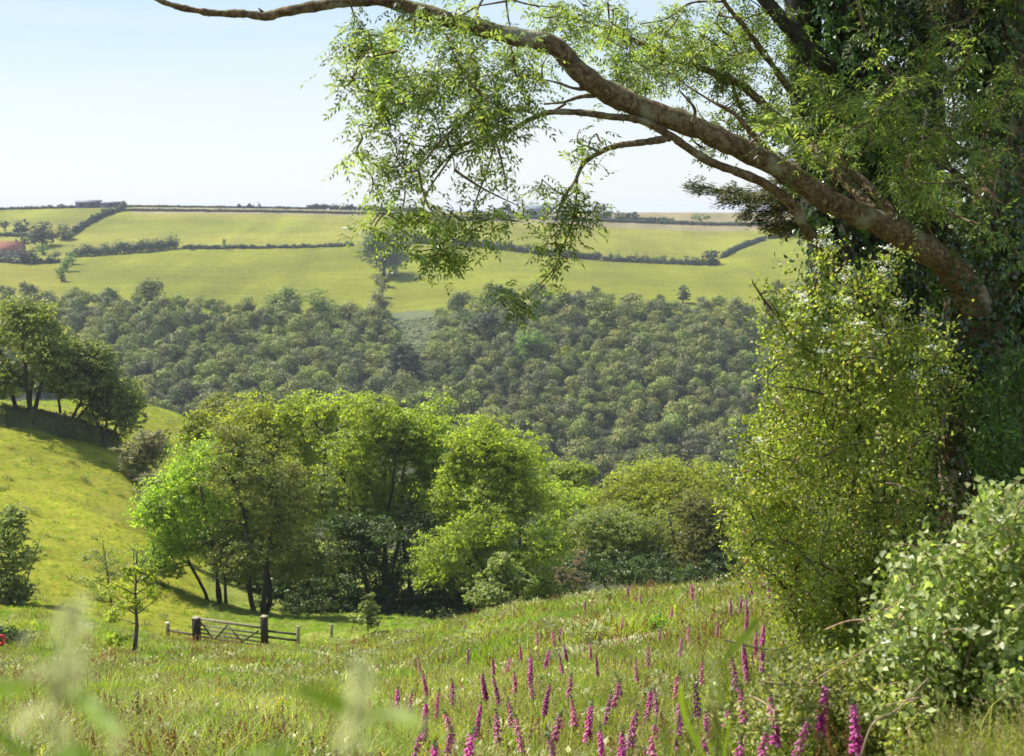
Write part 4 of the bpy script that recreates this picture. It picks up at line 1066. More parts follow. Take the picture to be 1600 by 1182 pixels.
b1 = branch([(1360, 470, 14.3), (1305, 415, 12.6), (1262, 362, 11.6), (1235, 318, 11.4), (1195, 287, 11.3), (1150, 268, 11.2), (1108, 252, 11.1), (1070, 228, 11.05), (1048, 212, 11.0), (1000, 188, 10.9), (950, 182, 10.8), (905, 176, 10.8), (860, 176, 10.7), (830, 186, 10.7), (800, 204, 10.6), (770, 216, 10.6), (735, 222, 10.5), (700, 246, 10.5), (672, 278, 10.4)], .08, .014)
b2 = branch([(1046, 216, 11.0), (1010, 222, 10.9), (965, 228, 10.9), (938, 238, 10.8), (912, 256, 10.8), (898, 284, 10.8), (880, 310, 10.7), (868, 345, 10.7)], .05, .01)
branch([(938, 238, 10.8), (920, 230, 10.8), (908, 226, 10.8)], .02, .006, 4)
branch([(902, 275, 10.8), (900, 315, 10.8), (894, 350, 10.7), (876, 395, 10.7), (862, 432, 10.7), (838, 458, 10.6)], .018, .004)
branch([(880, 395, 10.7), (868, 380, 10.7), (880, 352, 10.75)], .01, .004, 4)
branch([(866, 420, 10.7), (848, 440, 10.7), (818, 470, 10.6), (790, 480, 10.6)], .01, .003)
branch([(896, 300, 10.8), (862, 330, 10.7), (842, 350, 10.7)], .012, .004, 5)
branch([(930, 150, 10.9), (905, 152, 10.8), (880, 160, 10.8), (850, 163, 10.7)], .03, .012, 5)
branch([(918, 140, 10.9), (895, 138, 10.7), (865, 128, 10.6), (820, 122, 10.5)], .025, .008, 5)
branch([(885, 162, 10.8), (868, 172, 10.8), (858, 178, 10.75)], .018, .012, 4)
branch([(800, 206, 10.6), (770, 196, 10.6), (742, 196, 10.6), (738, 160, 10.5), (722, 120, 10.5)], .035, .012, 5)
branch([(770, 218, 10.6), (745, 232, 10.6), (700, 245, 10.5)], .02, .008, 4)
branch([(740, 222, 10.6), (690, 230, 10.5), (640, 225, 10.4), (590, 205, 10.3)], .016, .005)
branch([(722, 118, 10.5), (660, 118, 10.4), (600, 125, 10.3), (550, 122, 10.2)], .014, .005)
branch([(705, 245, 10.5), (668, 300, 10.4), (660, 335, 10.4), (645, 360, 10.4)], .014, .004)
branch([(775, 215, 10.6), (760, 270, 10.5), (742, 320, 10.5), (735, 370, 10.4), (715, 400, 10.4)], .014, .004)
branch([(1228, 262, 11.4), (1180, 215, 11.5), (1150, 180, 11.5), (1115, 160, 11.5)], .05, .02)
branch([(1370, 335, 11.8), (1300, 262, 12.4), (1230, 200, 12.8), (1160, 135, 13.1), (1090, 105, 13.2), (1030, 85, 13.2), (975, 55, 13.2), (930, 40, 13.2)], .09, .02)
branch([(1420, 362, 11.9), (1350, 285, 12.4), (1275, 225, 12.7), (1215, 195, 13), (1165, 180, 13.2), (1140, 120, 13.2)], .08, .02)
branch([(1240, 150, 13.2), (1205, 100, 13.2), (1165, 45, 13.2), (1130, 0, 13.2), (1110, -60, 13.2)], .055, .025)
branch([(1135, 3, 13.2), (1080, 5, 13.2), (1040, 30, 13.1), (1000, 38, 13.1)], .02, .008)
branch([(800, 0, 11), (830, 8, 11), (870, 12, 11)], .015, .006)
branch([(960, -40, 12), (880, -20, 11.6), (800, 0, 11.2), (745, 10, 11)], .03, .008)
branch([(1080, 196, 11.0), (1085, 170, 10.9), (1060, 140, 10.8)], .03, .01); branch([(760, 46, 10.7), (745, 20, 10.8), (760, -10, 10.9)], .03, .012)
branch([(1300, 303, 11.5), (1310, 250, 11.2), (1330, 200, 11.0)], .03, .01)
branch([(1470, 400, 12.0), (1440, 330, 11.8), (1430, 270, 11.6)], .03, .01)
wood_nodes = np.concatenate([limbp, trunk[20:]] + br)
A_EL = [(690, 85, 170, 62, 1.2), (620, 60, 80, 36, 1), (560, 105, 62, 40, .9), (620, 180, 90, 60, 1.1), (700, 150, 120, 60, 1), (800, 120, 70, 56, 1.1), (610, 250, 70, 50, 1), (690, 240, 90, 50, .8), (580, 285, 36, 26, .6), (720, 320, 84, 34, .8), (800, 180, 50, 26, .6), (800, 330, 30, 40, .4)]
B_EL = [(960, 60, 130, 70, 1.1), (1060, 110, 110, 70, 1), (1130, 40, 90, 60, .8), (1180, 120, 70, 70, .9), (1130, 190, 80, 50, .8), (1010, 120, 90, 50, 1), (880, 30, 80, 36, .9), (780, 14, 90, 20, .7)]
C_EL = [(1300, 190, 100, 70, 1), (1220, 220, 60, 50, .8), (1380, 250, 80, 60, .9), (1330, 120, 70, 60, .5), (1440, 180, 70, 70, .6), (1450, 310, 60, 50, .8), (1540, 250, 70, 110, .8), (1500, 90, 90, 90, .6), (1560, 380, 60, 60, .7), (1400, 60, 80, 60, .4)]
H_EL = [(600, 352, 44, 22, .9), (735, 345, 66, 22, 1), (690, 398, 42, 22, 1), (860, 380, 32, 24, .7), (900, 300, 40, 26, .5), (925, 215, 24, 22, .5), (790, 478, 46, 16, .9), (845, 455, 20, 14, .5), (920, 330, 26, 40, .4), (850, 275, 30, 22, .5), (890, 400, 24, 20, .4)]
D_EL = [(1085, -170, 80, 70), (1200, -180, 100, 80), (1320, -190, 120, 90), (1440, -240, 160, 120), (1560, -160, 150, 120), (1260, -110, 90, 50), (1070, -310, 110, 100), (1210, -340, 130, 110)]  # unseen crown lobes above the frame, placed to shade the leaves below
cl = np.concatenate([in_ells(A_EL, 150, 10.35, .5), in_ells(B_EL, 150, 13.2, .6), in_ells(C_EL, 60, 11.6, .6), in_ells(H_EL, 46, 10.6, .15), in_ells(D_EL, 400, 12.7, .8)])
dr = grow(g, wood_nodes, cl)
g.build('trunk', M['bark'], ash, smooth=True)
g = Geo()
m_ = 12
k = np.repeat(np.arange(len(cl)), m_)
k = k[rng.uniform(size=len(k)) < np.where((k >= 400) & (k < 446), .75, 1)]
ax = norm(dr[k] * .35 + unit(len(k)) * np.array([1, 1, .55]) - np.array([0, 0, .22]))
base = cl[k] + unit(len(k)) * rng.uniform(0, .2, (len(k), 1)) - dr[k] * rng.uniform(0, .3, (len(k), 1))
compound(g, base, ax, 4, .17, .058, .02)
c2 = in_ells([(1300, 170, 110, 50, 1), (1230, 190, 50, 36, .6), (1450, 300, 50, 30, .6), (1500, 100, 50, 50, .5), (1330, 385, 20, 14, .25), (1400, 240, 60, 36, .6), (1560, 120, 50, 60, .5), (1460, 210, 60, 50, .6)], 46, 12.1, .4)
k = np.repeat(np.arange(len(c2)), 7)
compound(g, c2[k] + unit(len(k)) * rng.uniform(0, .2, (len(k), 1)), norm(unit(len(k)) * np.array([1, 1, .4]) - np.array([.1, .1, .3])), 5, .27, .085, .027)
g.build('crown', M['ash'], ash)
def ivy(g, P, R, n, L0=.07, puff=.12):
    """ivy leaves laid over a stem"""
    P = np.asarray(P, float); R = np.broadcast_to(R, (len(P),))
    s = rng.uniform(0, len(P) - 1.001, n); i = s.astype(int); f = (s - i)[:, None]
    c = P[i] * (1 - f) + P[i + 1] * f; r = R[i] * (1 - f[:, 0]) + R[i + 1] * f[:, 0]
    T = norm(P[i + 1] - P[i]); d = unit(n); d = norm(d - T * (d * T).sum(1, keepdims=True))
    lump = 1 + .3 * np.sin(c[:, 2] * 3.1 + d[:, 0] * 2) * np.sin(d[:, 1] * 3 + c[:, 2] * 1.3)
    c = c + d * (r * lump + rng.exponential(puff * .5, n))[:, None]
    g.leaves(c, norm(unit(n) * .7 - np.array([0, 0, .8])), norm(d + .55 * unit(n)), L0 * rng.uniform(.6, 1.3, n), L0 * .85 * rng.uniform(.7, 1.2, n), 0, True)
g = Geo()
ivy(g, trunk[:34], radii(trunk[:34], [.55, .5, .46, .4, .3]), 9000)
ivy(g, trunk[30:], .3, 4200)
ivy(g, limbp[:14] + np.array([0, 0, .12]), .2, 500, .06)
g.build('ivy', M['ivy'], ash)

# ivied trunk standing behind the limb
def ivied(name, label, px, Y, pts, rs, n_ivy, ells, n_cl, leafmat, branches=()):
    b = on_ground(px, Y)
    t = thing(name, label, 'tree', b)
    g = Geo(); P = curve(np.array([b - (0, 0, .4)] + [at(a, c, Y) for a, c in pts]), 8); R = radii(P, rs)
    g.tube(P, R * .6, 12, rough=.05)
    nodes = [P[12:]]
    for bb, r0, r1 in branches:
        Q = pxpath(bb, 7); g.tube(Q, np.linspace(r0, r1, len(Q)), 8, rough=.05); nodes.append(Q)
    if n_cl:
        cl = in_ells(ells, n_cl, Y, .5); dr = grow(g, np.concatenate(nodes), cl, .02)
    g.build('trunk', M['bark_dark'], t, smooth=True)
    g2 = Geo(); ivy(g2, P, R, n_ivy, .075, .16); g2.build('ivy', M['ivy'], t)
    if n_cl:
        g3 = Geo(); k = np.repeat(np.arange(n_cl), 11)
        compound(g3, cl[k] + unit(len(k)) * rng.uniform(0, .2, (len(k), 1)), norm(dr[k] * .3 + unit(len(k)) * np.array([1, 1, .5]) - np.array([0, 0, .3])), 4, .2, .075, .024)
        g3.build('crown', M[leafmat], t)
    return t
ivied('ivied_tree', 'upright trunk thickly wrapped in dark ivy behind the ash limb', 1350, 14.6, [(1352, 700), (1348, 500), (1345, 330), (1342, 180), (1335, 40), (1330, -120), (1330, -300)], [.55, .54, .54, .52, .5, .48, .44, .3], 17000,
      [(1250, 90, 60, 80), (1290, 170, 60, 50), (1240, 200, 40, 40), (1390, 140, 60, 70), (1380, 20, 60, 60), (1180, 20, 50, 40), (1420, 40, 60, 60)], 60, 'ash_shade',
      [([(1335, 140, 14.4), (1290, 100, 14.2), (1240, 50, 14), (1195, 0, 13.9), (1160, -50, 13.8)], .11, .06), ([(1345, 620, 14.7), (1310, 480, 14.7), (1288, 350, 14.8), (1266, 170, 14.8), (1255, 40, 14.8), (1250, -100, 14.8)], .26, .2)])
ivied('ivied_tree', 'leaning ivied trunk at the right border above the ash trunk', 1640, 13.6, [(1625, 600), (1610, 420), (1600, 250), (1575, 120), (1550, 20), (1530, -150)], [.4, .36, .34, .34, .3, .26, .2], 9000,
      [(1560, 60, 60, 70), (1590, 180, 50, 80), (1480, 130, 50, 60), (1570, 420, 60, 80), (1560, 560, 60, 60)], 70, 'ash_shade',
      [([(1545, 160, 13.5), (1520, 90, 13.4), (1500, 40, 13.4), (1488, -40, 13.4)], .09, .07)])

# old conifer behind, with flat brownish sprays
cb = on_ground(1440, 17.5)
con = thing('conifer', 'dark brownish conifer with flat layered sprays behind the ivied trunks', 'tree', cb)
g = Geo(); g3 = Geo()
ct = curve(np.array([cb - (0, 0, .4), at(1442, 500, 17.5), at(1446, 250, 17.5), at(1450, 0, 17.5), at(1455, -300, 17.5)]), 10)
g.tube(ct, radii(ct, [.34, .3, .26, .2, .1]), 10, rough=.05)
tips = [(1092, 291, 17.0), (1135, 312, 16.8), (1170, 335, 17.2), (1150, 300, 17.6), (1200, 352, 17), (1180, 318, 18), (1240, 300, 18), (1255, 352, 18.4), (1215, 345, 16.8), (1215, 280, 17.6)]
for _ in range(60):
    tips.append((rng.uniform(1290, 1640), rng.uniform(-120, 480), 17.5 + rng.normal() * 1.6))
for _ in range(8):
    tips.append((rng.uniform(1180, 1330), rng.uniform(160, 360), 17.6 + rng.normal() * .8))
for tx, ty, tY in tips:
    q = at(tx, ty, tY); a = ct[np.argmin(np.abs(ct[:, 2] - q[2] - .5 + rng.normal() * .3))]
    Pl = limb(g, a, q, .05, .008, .08, 9, 5, sag=.06)
    hd = norm(q - a); sd = norm(np.cross(hd, (0, 0, 1.0)))
    l = np.linalg.norm(q - a)
    nsp = int((30 + 26 * l) * (1.8 if tx < 1260 and ty > 270 else 1))
    f = rng.uniform(.25, 1.03, nsp); wd = (1.12 - f) * .8 * rng.uniform(-1, 1, nsp)
    c = a + (q - a) * f[:, None] + sd * wd[:, None] + np.c_[np.zeros((nsp, 2)), rng.normal(size=nsp) * .05 - .06 * l * np.sin(f * math.pi)]
    k = np.repeat(np.arange(nsp), 16)
    dirn = norm(hd + sd * np.sign(wd)[k][:, None] * .8 + .5 * unit(len(k)))
    P_ = c[k] + dirn * rng.uniform(0, .16, (len(k), 1)) + unit(len(k)) * .03
    g3.leaves(P_, norm(dirn + .4 * unit(len(k))), norm(np.array([0, 0, 1]) + .6 * unit(len(k))), .085 * rng.uniform(.7, 1.3, len(k)), .018)
g.build('trunk', M['bark_dark'], con, smooth=True); g3.build('foliage', M['conifer'], con)

# ------------------------------------------------------------------ bushes of the right bank
def bush(name, label, cat, base_px, Y, ells, n_cl, per, L0, W0, mat, stems, spread=.28, dY=.5, bark='twig', extra=None, fold=True, r_stem=.03, up=.5, group=None, flowers=0, sag=.05, yoff=0):
    """leaves in sprays at twig ends over pixel lobes; stems rise from the ground"""
    b = on_ground(base_px, Y); t = thing(name, label, cat, b, group)
    g = Geo(); nodes = []
    for pts in stems:
        P = pxpath([(a, b_, c + yoff) for a, b_, c in pts], 7); g.tube(P, np.linspace(r_stem, r_stem * .2, len(P)), 7, rough=.04); nodes.append(P)
    cl = in_ells(ells, n_cl, Y, dY)
    cl[:, 2] = np.maximum(cl[:, 2], ground(cl[:, 0], cl[:, 1]) + .05)
    dr = grow(g, np.concatenate(nodes), cl, .01, .003, sag, 4)
    g.build('branches', M[bark], t)
    g = Geo(); k = np.repeat(np.arange(n_cl), per)
    c = cl[k] - dr[k] * rng.uniform(-.3, 1, (len(k), 1)) * spread * 2.2 + unit(len(k)) * rng.uniform(0, 1, (len(k), 1)) * spread * .72
    d = norm(unit(len(k)) + dr[k] * .5); Nn = norm(np.array([0, 0, up]) + np.array([-.15, -.25, 0]) + .7 * unit(len(k)))
    g.leaves(c, d, Nn, L0 * rng.uniform(.6, 1.25, len(k)), W0 * rng.uniform(.7, 1.2, len(k)), 0, fold)
    g.build('foliage', M[mat], t)
    if flowers:
        g = Geo(); q = np.argsort(cl[:, 2] + rng.normal(size=n_cl) * .5)[::-1][:flowers] if flowers > 10 else rng.choice(n_cl, flowers); k = np.repeat(q, 40)
        c = cl[k] + np.array([0, 0, .08]) + unit(len(k)) * rng.uniform(0, .09, (len(k), 1)) * np.array([1, 1, .5])
        g.leaves(c, unit(len(k)), norm(np.array([0, -.3, 1]) + .4 * unit(len(k))), .02, .018)
        g.build('blossom', M['white'], t)
    return t, cl
bush('ash_bush', 'light green leafy young ash behind the hawthorn, its left edge against the wood', 'bush', 1235, 14.2, [(1215, 680, 46, 60), (1260, 640, 50, 50), (1200, 760, 46, 60), (1250, 730, 60, 60), (1180, 830, 40, 60), (1240, 850, 60, 60), (1290, 600, 36, 40)], 130, 60, .085, .034, 'grove_bright',
     [[(1240, 900, 14.2), (1235, 800, 14.2), (1215, 700, 14.2), (1205, 640, 14.2)], [(1250, 900, 14.2), (1262, 760, 14.3), (1270, 640, 14.3)]], .26, .4)
bush('hawthorn', 'sprawling yellow-green hawthorn with orange tips and scattered white blossom on the bank', 'bush', 1345, 10.8,
     [(1290, 455, 36, 30, .8), (1340, 490, 44, 40, .7), (1240, 510, 32, 40, .6), (1300, 545, 60, 46, 1), (1400, 565, 50, 50, .9), (1330, 630, 70, 56, 1), (1420, 650, 46, 70, .8), (1285, 715, 66, 56, 1.1), (1225, 760, 50, 46, 1), (1390, 750, 66, 66, 1), (1195, 830, 46, 46, 1), (1290, 825, 76, 56, 1.1), (1400, 850, 60, 50, .9), (1255, 915, 60, 50, 1), (1340, 920, 66, 50, 1), (1160, 880, 28, 30, .7), (1300, 995, 66, 44, 1), (1175, 785, 32, 34, .7), (1470, 600, 26, 56, .5), (1288, 400, 10, 26, .9), (1380, 425, 12, 34, .9), (1170, 725, 30, 40, .8), (1150, 850, 28, 34, .8), (1220, 640, 34, 40, .8), (1420, 500, 40, 40, .6), (1200, 462, 22, 14, .8), (1222, 560, 16, 26, .8), (1250, 470, 20, 22, .7), (1335, 440, 14, 22, .8), (1195, 690, 16, 24, .7), (1140, 905, 16, 14, .6), (1440, 560, 20, 24, .6)],
     680, 68, .042, .03, 'haw',
     [[(1345, 1020, 10.2), (1370, 850, 10.2), (1350, 700, 10.1), (1300, 600, 10.0), (1235, 520, 9.9), (1195, 470, 9.9), (1175, 440, 9.9)],
      [(1350, 1020, 10.2), (1330, 800, 10.1), (1345, 690, 10.1), (1322, 590, 10.0), (1330, 520, 10), (1305, 460, 10)],
      [(1360, 1020, 10.2), (1410, 850, 10.2), (1420, 700, 10.3), (1395, 560, 10.3), (1372, 480, 10.2), (1380, 400, 10.2)],
      [(1345, 1020, 10.2), (1290, 900, 10.2), (1230, 840, 10.1), (1180, 790, 10.1)], [(1340, 1020, 10.1), (1260, 960, 10.1), (1210, 900, 10), (1175, 880, 10)],
      [(1370, 1020, 10.3), (1440, 820, 10.5), (1470, 650, 10.6), (1480, 560, 10.6)]], .21, .6, r_stem=.028, flowers=70, yoff=.6)
bush('shaded_shrub', 'dark shaded holly-like shrub filling the hollow behind hawthorn and ash trunk', 'bush', 1470, 14.8, [(1440, 520, 70, 90), (1420, 640, 80, 80), (1500, 720, 110, 80), (1480, 600, 80, 80), (1570, 700, 60, 100), (1400, 760, 70, 80), (1560, 800, 80, 60), (1430, 420, 40, 50)], 200, 60, .08, .05, 'ivy',
     [[(1470, 900, 14.8), (1460, 700, 14.8), (1440, 500, 14.8)], [(1500, 900, 14.8), (1520, 700, 14.8), (1540, 620, 14.8)], [(1440, 900, 14.8), (1410, 700, 14.8)]], .3, .6, 'bark_dark')
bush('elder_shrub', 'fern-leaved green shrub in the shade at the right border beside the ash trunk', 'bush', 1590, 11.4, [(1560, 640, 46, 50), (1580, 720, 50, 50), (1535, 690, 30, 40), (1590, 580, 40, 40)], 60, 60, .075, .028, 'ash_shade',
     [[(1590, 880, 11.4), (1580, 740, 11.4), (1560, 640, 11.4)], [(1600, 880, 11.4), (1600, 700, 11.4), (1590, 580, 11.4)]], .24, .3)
bush('bramble', 'tall mound of pale-leaved bramble in front of the ash trunk at the right border', 'bramble', 1520, 7.4,
     [(1578, 812, 40, 34, .9), (1612, 815, 40, 60, 1), (1512, 872, 50, 38, .9), (1445, 908, 40, 28, .7), (1570, 890, 80, 80, 1.1), (1470, 930, 80, 60, 1), (1395, 955, 36, 26, .6), (1600, 770, 20, 20, .3), (1370, 905, 14, 10, .15), (1480, 815, 16, 14, .15), (1540, 1000, 90, 80, 1.1), (1430, 1000, 70, 60, 1), (1610, 1000, 60, 100, 1), (1500, 1080, 90, 60, 1), (1400, 1060, 60, 50, .9), (1600, 1110, 60, 60, 1)],
     460, 34, .058, .041, 'bramble',
     [[(1520, 1130, 7.4), (1540, 900, 7.3), (1570, 780, 7.2), (1600, 745, 7.1)], [(1500, 1130, 7.4), (1480, 930, 7.2), (1440, 860, 7.0), (1380, 850, 6.9)], [(1510, 1130, 7.4), (1440, 1000, 7.1), (1380, 960, 6.9), (1340, 975, 6.9)], [(1560, 1130, 7.5), (1590, 950, 7.5), (1640, 820, 7.5)], [(1490, 1130, 7.2), (1520, 1000, 7.0), (1560, 880, 6.9), (1580, 830, 6.9)]], .17, .38, 'cane', r_stem=.01, flowers=6, up=.7, sag=-.1)
bush('undergrowth', 'tangle of low nettles and small-leaved weeds at the foot of the bramble', 'undergrowth', 1330, 7.6,
     [(1260, 1060, 60, 40, 1), (1340, 1080, 70, 50, 1), (1420, 1120, 70, 50, 1), (1300, 1140, 80, 46, 1), (1200, 1150, 60, 40, .8), (1500, 1150, 80, 40, 1), (1220, 1090, 50, 28, .8), (1380, 1160, 70, 36, 1), (1560, 1150, 70, 40, 1), (1450, 1180, 90, 30, 1)],
     560, 40, .045, .024, 'weed', [[(1330, 1200, 7.6), (1320, 1120, 7.6), (1280, 1060, 7.6)], [(1400, 1200, 7.3), (1400, 1100, 7.3)], [(1250, 1200, 7.8), (1230, 1090, 7.8)], [(1500, 1190, 6.9), (1490, 1120, 6.9)]], .14, .4, 'cane', r_stem=.008, flowers=3)
# bare arching canes
g_ = None
for pts, lb in [([(1262, 1070, 7.4), (1310, 1040, 7.2), (1362, 1012, 7.0), (1400, 990, 6.9)], 'reddish bare cane arching over the purple foxgloves beside the bramble'),
                ([(1290, 984, 7.6), (1330, 970, 7.4), (1380, 972, 7.2), (1440, 1000, 7.1)], 'pale dead cane lying across the foot of the hawthorn'),
                ([(1345, 1182, 6.2), (1365, 1130, 6.2), (1400, 1110, 6.3), (1450, 1060, 6.4)], 'straw-coloured bent cane at the bottom edge below the bramble'),
                ([(1130, 1000, 8.6), (1180, 1012, 8.5), (1220, 1015, 8.4), (1262, 1000, 8.3)], 'thin dry stalk leaning across the foxgloves at the left of the hawthorn')]:
    g = Geo(); P = pxpath(pts, 8); g.tube(P, np.linspace(.007, .003, len(P)), 6, rough=.06)
    tag(g.build('dry_cane', M['cane'], loc=P[0]), lb, 'cane')

# ------------------------------------------------------------------ meadow
def blades(g, n, r, h, wd, lean=.35, mi=0, hvar=.35, curl=.5):
    """n grass blades bent over, three segments each"""
    a = rng.uniform(0, 6.283, n); rr = r * np.sqrt(rng.uniform(0, 1, n))
    B = np.c_[np.cos(a) * rr, np.sin(a) * rr, np.full(n, -.04)]
    H = h * (1 + hvar * rng.normal(size=n)).clip(.35, 1.8)
    d = rng.uniform(0, 6.283, n); D = np.c_[np.cos(d), np.sin(d), 0 * d]; S = np.c_[-np.sin(d + rng.normal(size=n) * .6), np.cos(d), 0 * d]
    ln = lean * rng.uniform(.2, 1.4, n); W = wd * rng.uniform(.6, 1.3, n)
    V = []
    for t, ww in ((0, .7), (.4, 1), (.75, .7)):
        c = B + D * (H * ln * t ** 2)[:, None] + np.c_[0 * H, 0 * H, H * t * (1 - curl * ln * t * .4)]
        V += [c - S * (W * ww / 2)[:, None], c + S * (W * ww / 2)[:, None]]
    V.append(B + D * (H * ln * 1.15)[:, None] + np.c_[0 * H, 0 * H, H * (1 - curl * ln * .4)])
    V = np.stack(V, 1).reshape(-1, 3); i = np.arange(n)[:, None] * 7
    g.add(V, [np.concatenate([i + np.array([[0, 1, 3, 2]]), i + np.array([[2, 3, 5, 4]])]), i + np.array([[4, 5, 6]])], mi)
def stalks(g, n, r, h, head, hl, mi_s=0, mi_h=1, wd=.0035, hw=.016, m=9):
    """upright stalks that end in a seed or flower head of m small leaves"""
    a = rng.uniform(0, 6.283, n); rr = r * np.sqrt(rng.uniform(0, 1, n))
    B = np.c_[np.cos(a) * rr, np.sin(a) * rr, np.full(n, -.04)]; H = h * rng.uniform(.7, 1.25, n)
    T = B + np.c_[rng.normal(size=(n, 2)) * .12 * H[:, None], H]
    ax = norm(T - B); nn = norm(np.c_[rng.normal(size=(n, 2)), 0 * H])
    g.leaves(B, ax, nn, np.linalg.norm(T - B, axis=1), wd, mi_s, at_base=True)
    k = np.repeat(np.arange(n), m)
    f = rng.uniform(0, 1, len(k))
    c = T[k] - ax[k] * (f * hl)[:, None] + unit(len(k)) * (head * (.3 + .7 * f))[:, None]
    g.leaves(c, norm(ax[k] + .8 * unit(len(k))), unit(len(k)), hw * rng.uniform(.7, 1.3, len(k)), hw * .6, mi_h)
M['grass'] = leaf_mat('meadow_blade', [(0, (.1, .132, .015)), (.5, (.18, .198, .022)), (.85, (.25, .24, .04)), (1, (.36, .31, .13))], .45, (2, 1.9, .7), .5, .3, 5, .3, gain=1.35)
M['lush'] = leaf_mat('lush_blade', [(0, (.13, .185, .016)), (1, (.205, .26, .027))], .45, (2, 1.9, .6), .5, .3, 5, .25, gain=1.15)
M['straw'] = leaf_mat('straw_head', [(0, (.2, .17, .07)), (1, (.36, .29, .15))], .35, (1.5, 1.4, .9), .6, .2, 4, .2, gain=1)
M['sorrel'] = leaf_mat('sorrel_head', [(0, (.17, .06, .03)), (1, (.3, .14, .07))], .35, (1.5, 1.3, .9), .6, .2, 4, .2, gain=1)
M['campion'] = leaf_mat('pink_petal', [(0, (.5, .12, .24)), (1, (.65, .3, .4))], .3, (1.4, 1.2, 1.2), .6, .2, 4, .15, gain=1)
M['butter'] = leaf_mat('yellow_petal', [(0, (.55, .42, .03)), (1, (.7, .58, .08))], .3, (1.3, 1.2, .8), .5, .3, 4, .15, gain=1)
protos = {}
def proto(key, fn, mats):
    g = Geo(); fn(g); protos[key] = (g.mesh(key, mats))
def P_near(g): blades(g, 50, .18, .25, .009, .6)
def P_near2(g): blades(g, 38, .18, .27, .008, .6); stalks(g, 8, .17, .42, .014, .1, 0, 1)
def P_weed(g):
    n = 34; a = rng.uniform(0, 6.28, n); r = rng.uniform(0, .16, n)
    g.leaves(np.c_[np.cos(a) * r, np.sin(a) * r, rng.uniform(.02, .26, n)], norm(np.c_[np.cos(a), np.sin(a), rng.uniform(.1, 1.2, n)]), norm(unit(n) * .5 + (0, 0, 1)), .085 * rng.uniform(.6, 1.5, n), .038, 1, True)
    blades(g, 16, .18, .25, .008, .6)
def P_far(g): blades(g, 60, .42, .26, .022, .6)
def P_far2(g): blades(g, 48, .42, .26, .022, .6); stalks(g, 12, .4, .42, .028, .14, 0, 1, .008, .035, 7)
def P_lush(g): blades(g, 70, .42, .27, .02, .6)
def P_weedf(g):
    n = 44; a = rng.uniform(0, 6.28, n); r = rng.uniform(0, .4, n)
    g.leaves(np.c_[np.cos(a) * r, np.sin(a) * r, rng.uniform(.02, .3, n)], norm(np.c_[np.cos(a), np.sin(a), rng.uniform(.1, 1.2, n)]), norm(unit(n) * .5 + (0, 0, 1)), .14 * rng.uniform(.6, 1.5, n), .07, 1, True)
    blades(g, 30, .4, .26, .02, .6)
def P_short(g): blades(g, 40, .45, .1, .03, .8)
for q in range(3): proto('near_a%d' % q, P_near, [M['grass']])
for q in range(2): proto('near_b%d' % q, P_near2, [M['grass'], M['straw']])
proto('near_c', P_weed, [M['grass'], M['weed']])
proto('near_l', P_near, [M['lush']])
for q in range(2): proto('far_a%d' % q, P_far, [M['grass']])
proto('far_b', P_far2, [M['grass'], M['straw']])
proto('far_c', P_weedf, [M['grass'], M['weed']])
proto('far_l', P_lush, [M['lush']])
proto('short', P_short, [M['lush']])
proto('tussock', lambda g: blades(g, 60, .35, .28, .03, .8), [M['scrub_green']])
proto('sorrel_n', lambda g: stalks(g, 6, .22, .42, .014, .12, 0, 0, .004, .02, 16), [M['sorrel']])
proto('sorrel_f', lambda g: stalks(g, 9, .5, .4, .025, .14, 0, 0, .008, .04, 12), [M['sorrel']])
proto('campion_p', lambda g: stalks(g, 4, .3, .4, .03, .05, 0, 1, .004, .02, 6), [M['stem'], M['campion']])
proto('daisy_p', lambda g: stalks(g, 5, .5, .34, .025, .02, 0, 1, .005, .022, 7), [M['stem'], M['white']])
proto('butter_p', lambda g: stalks(g, 5, .3, .45, .035, .03, 0, 1, .005, .024, 8), [M['stem'], M['butter']])
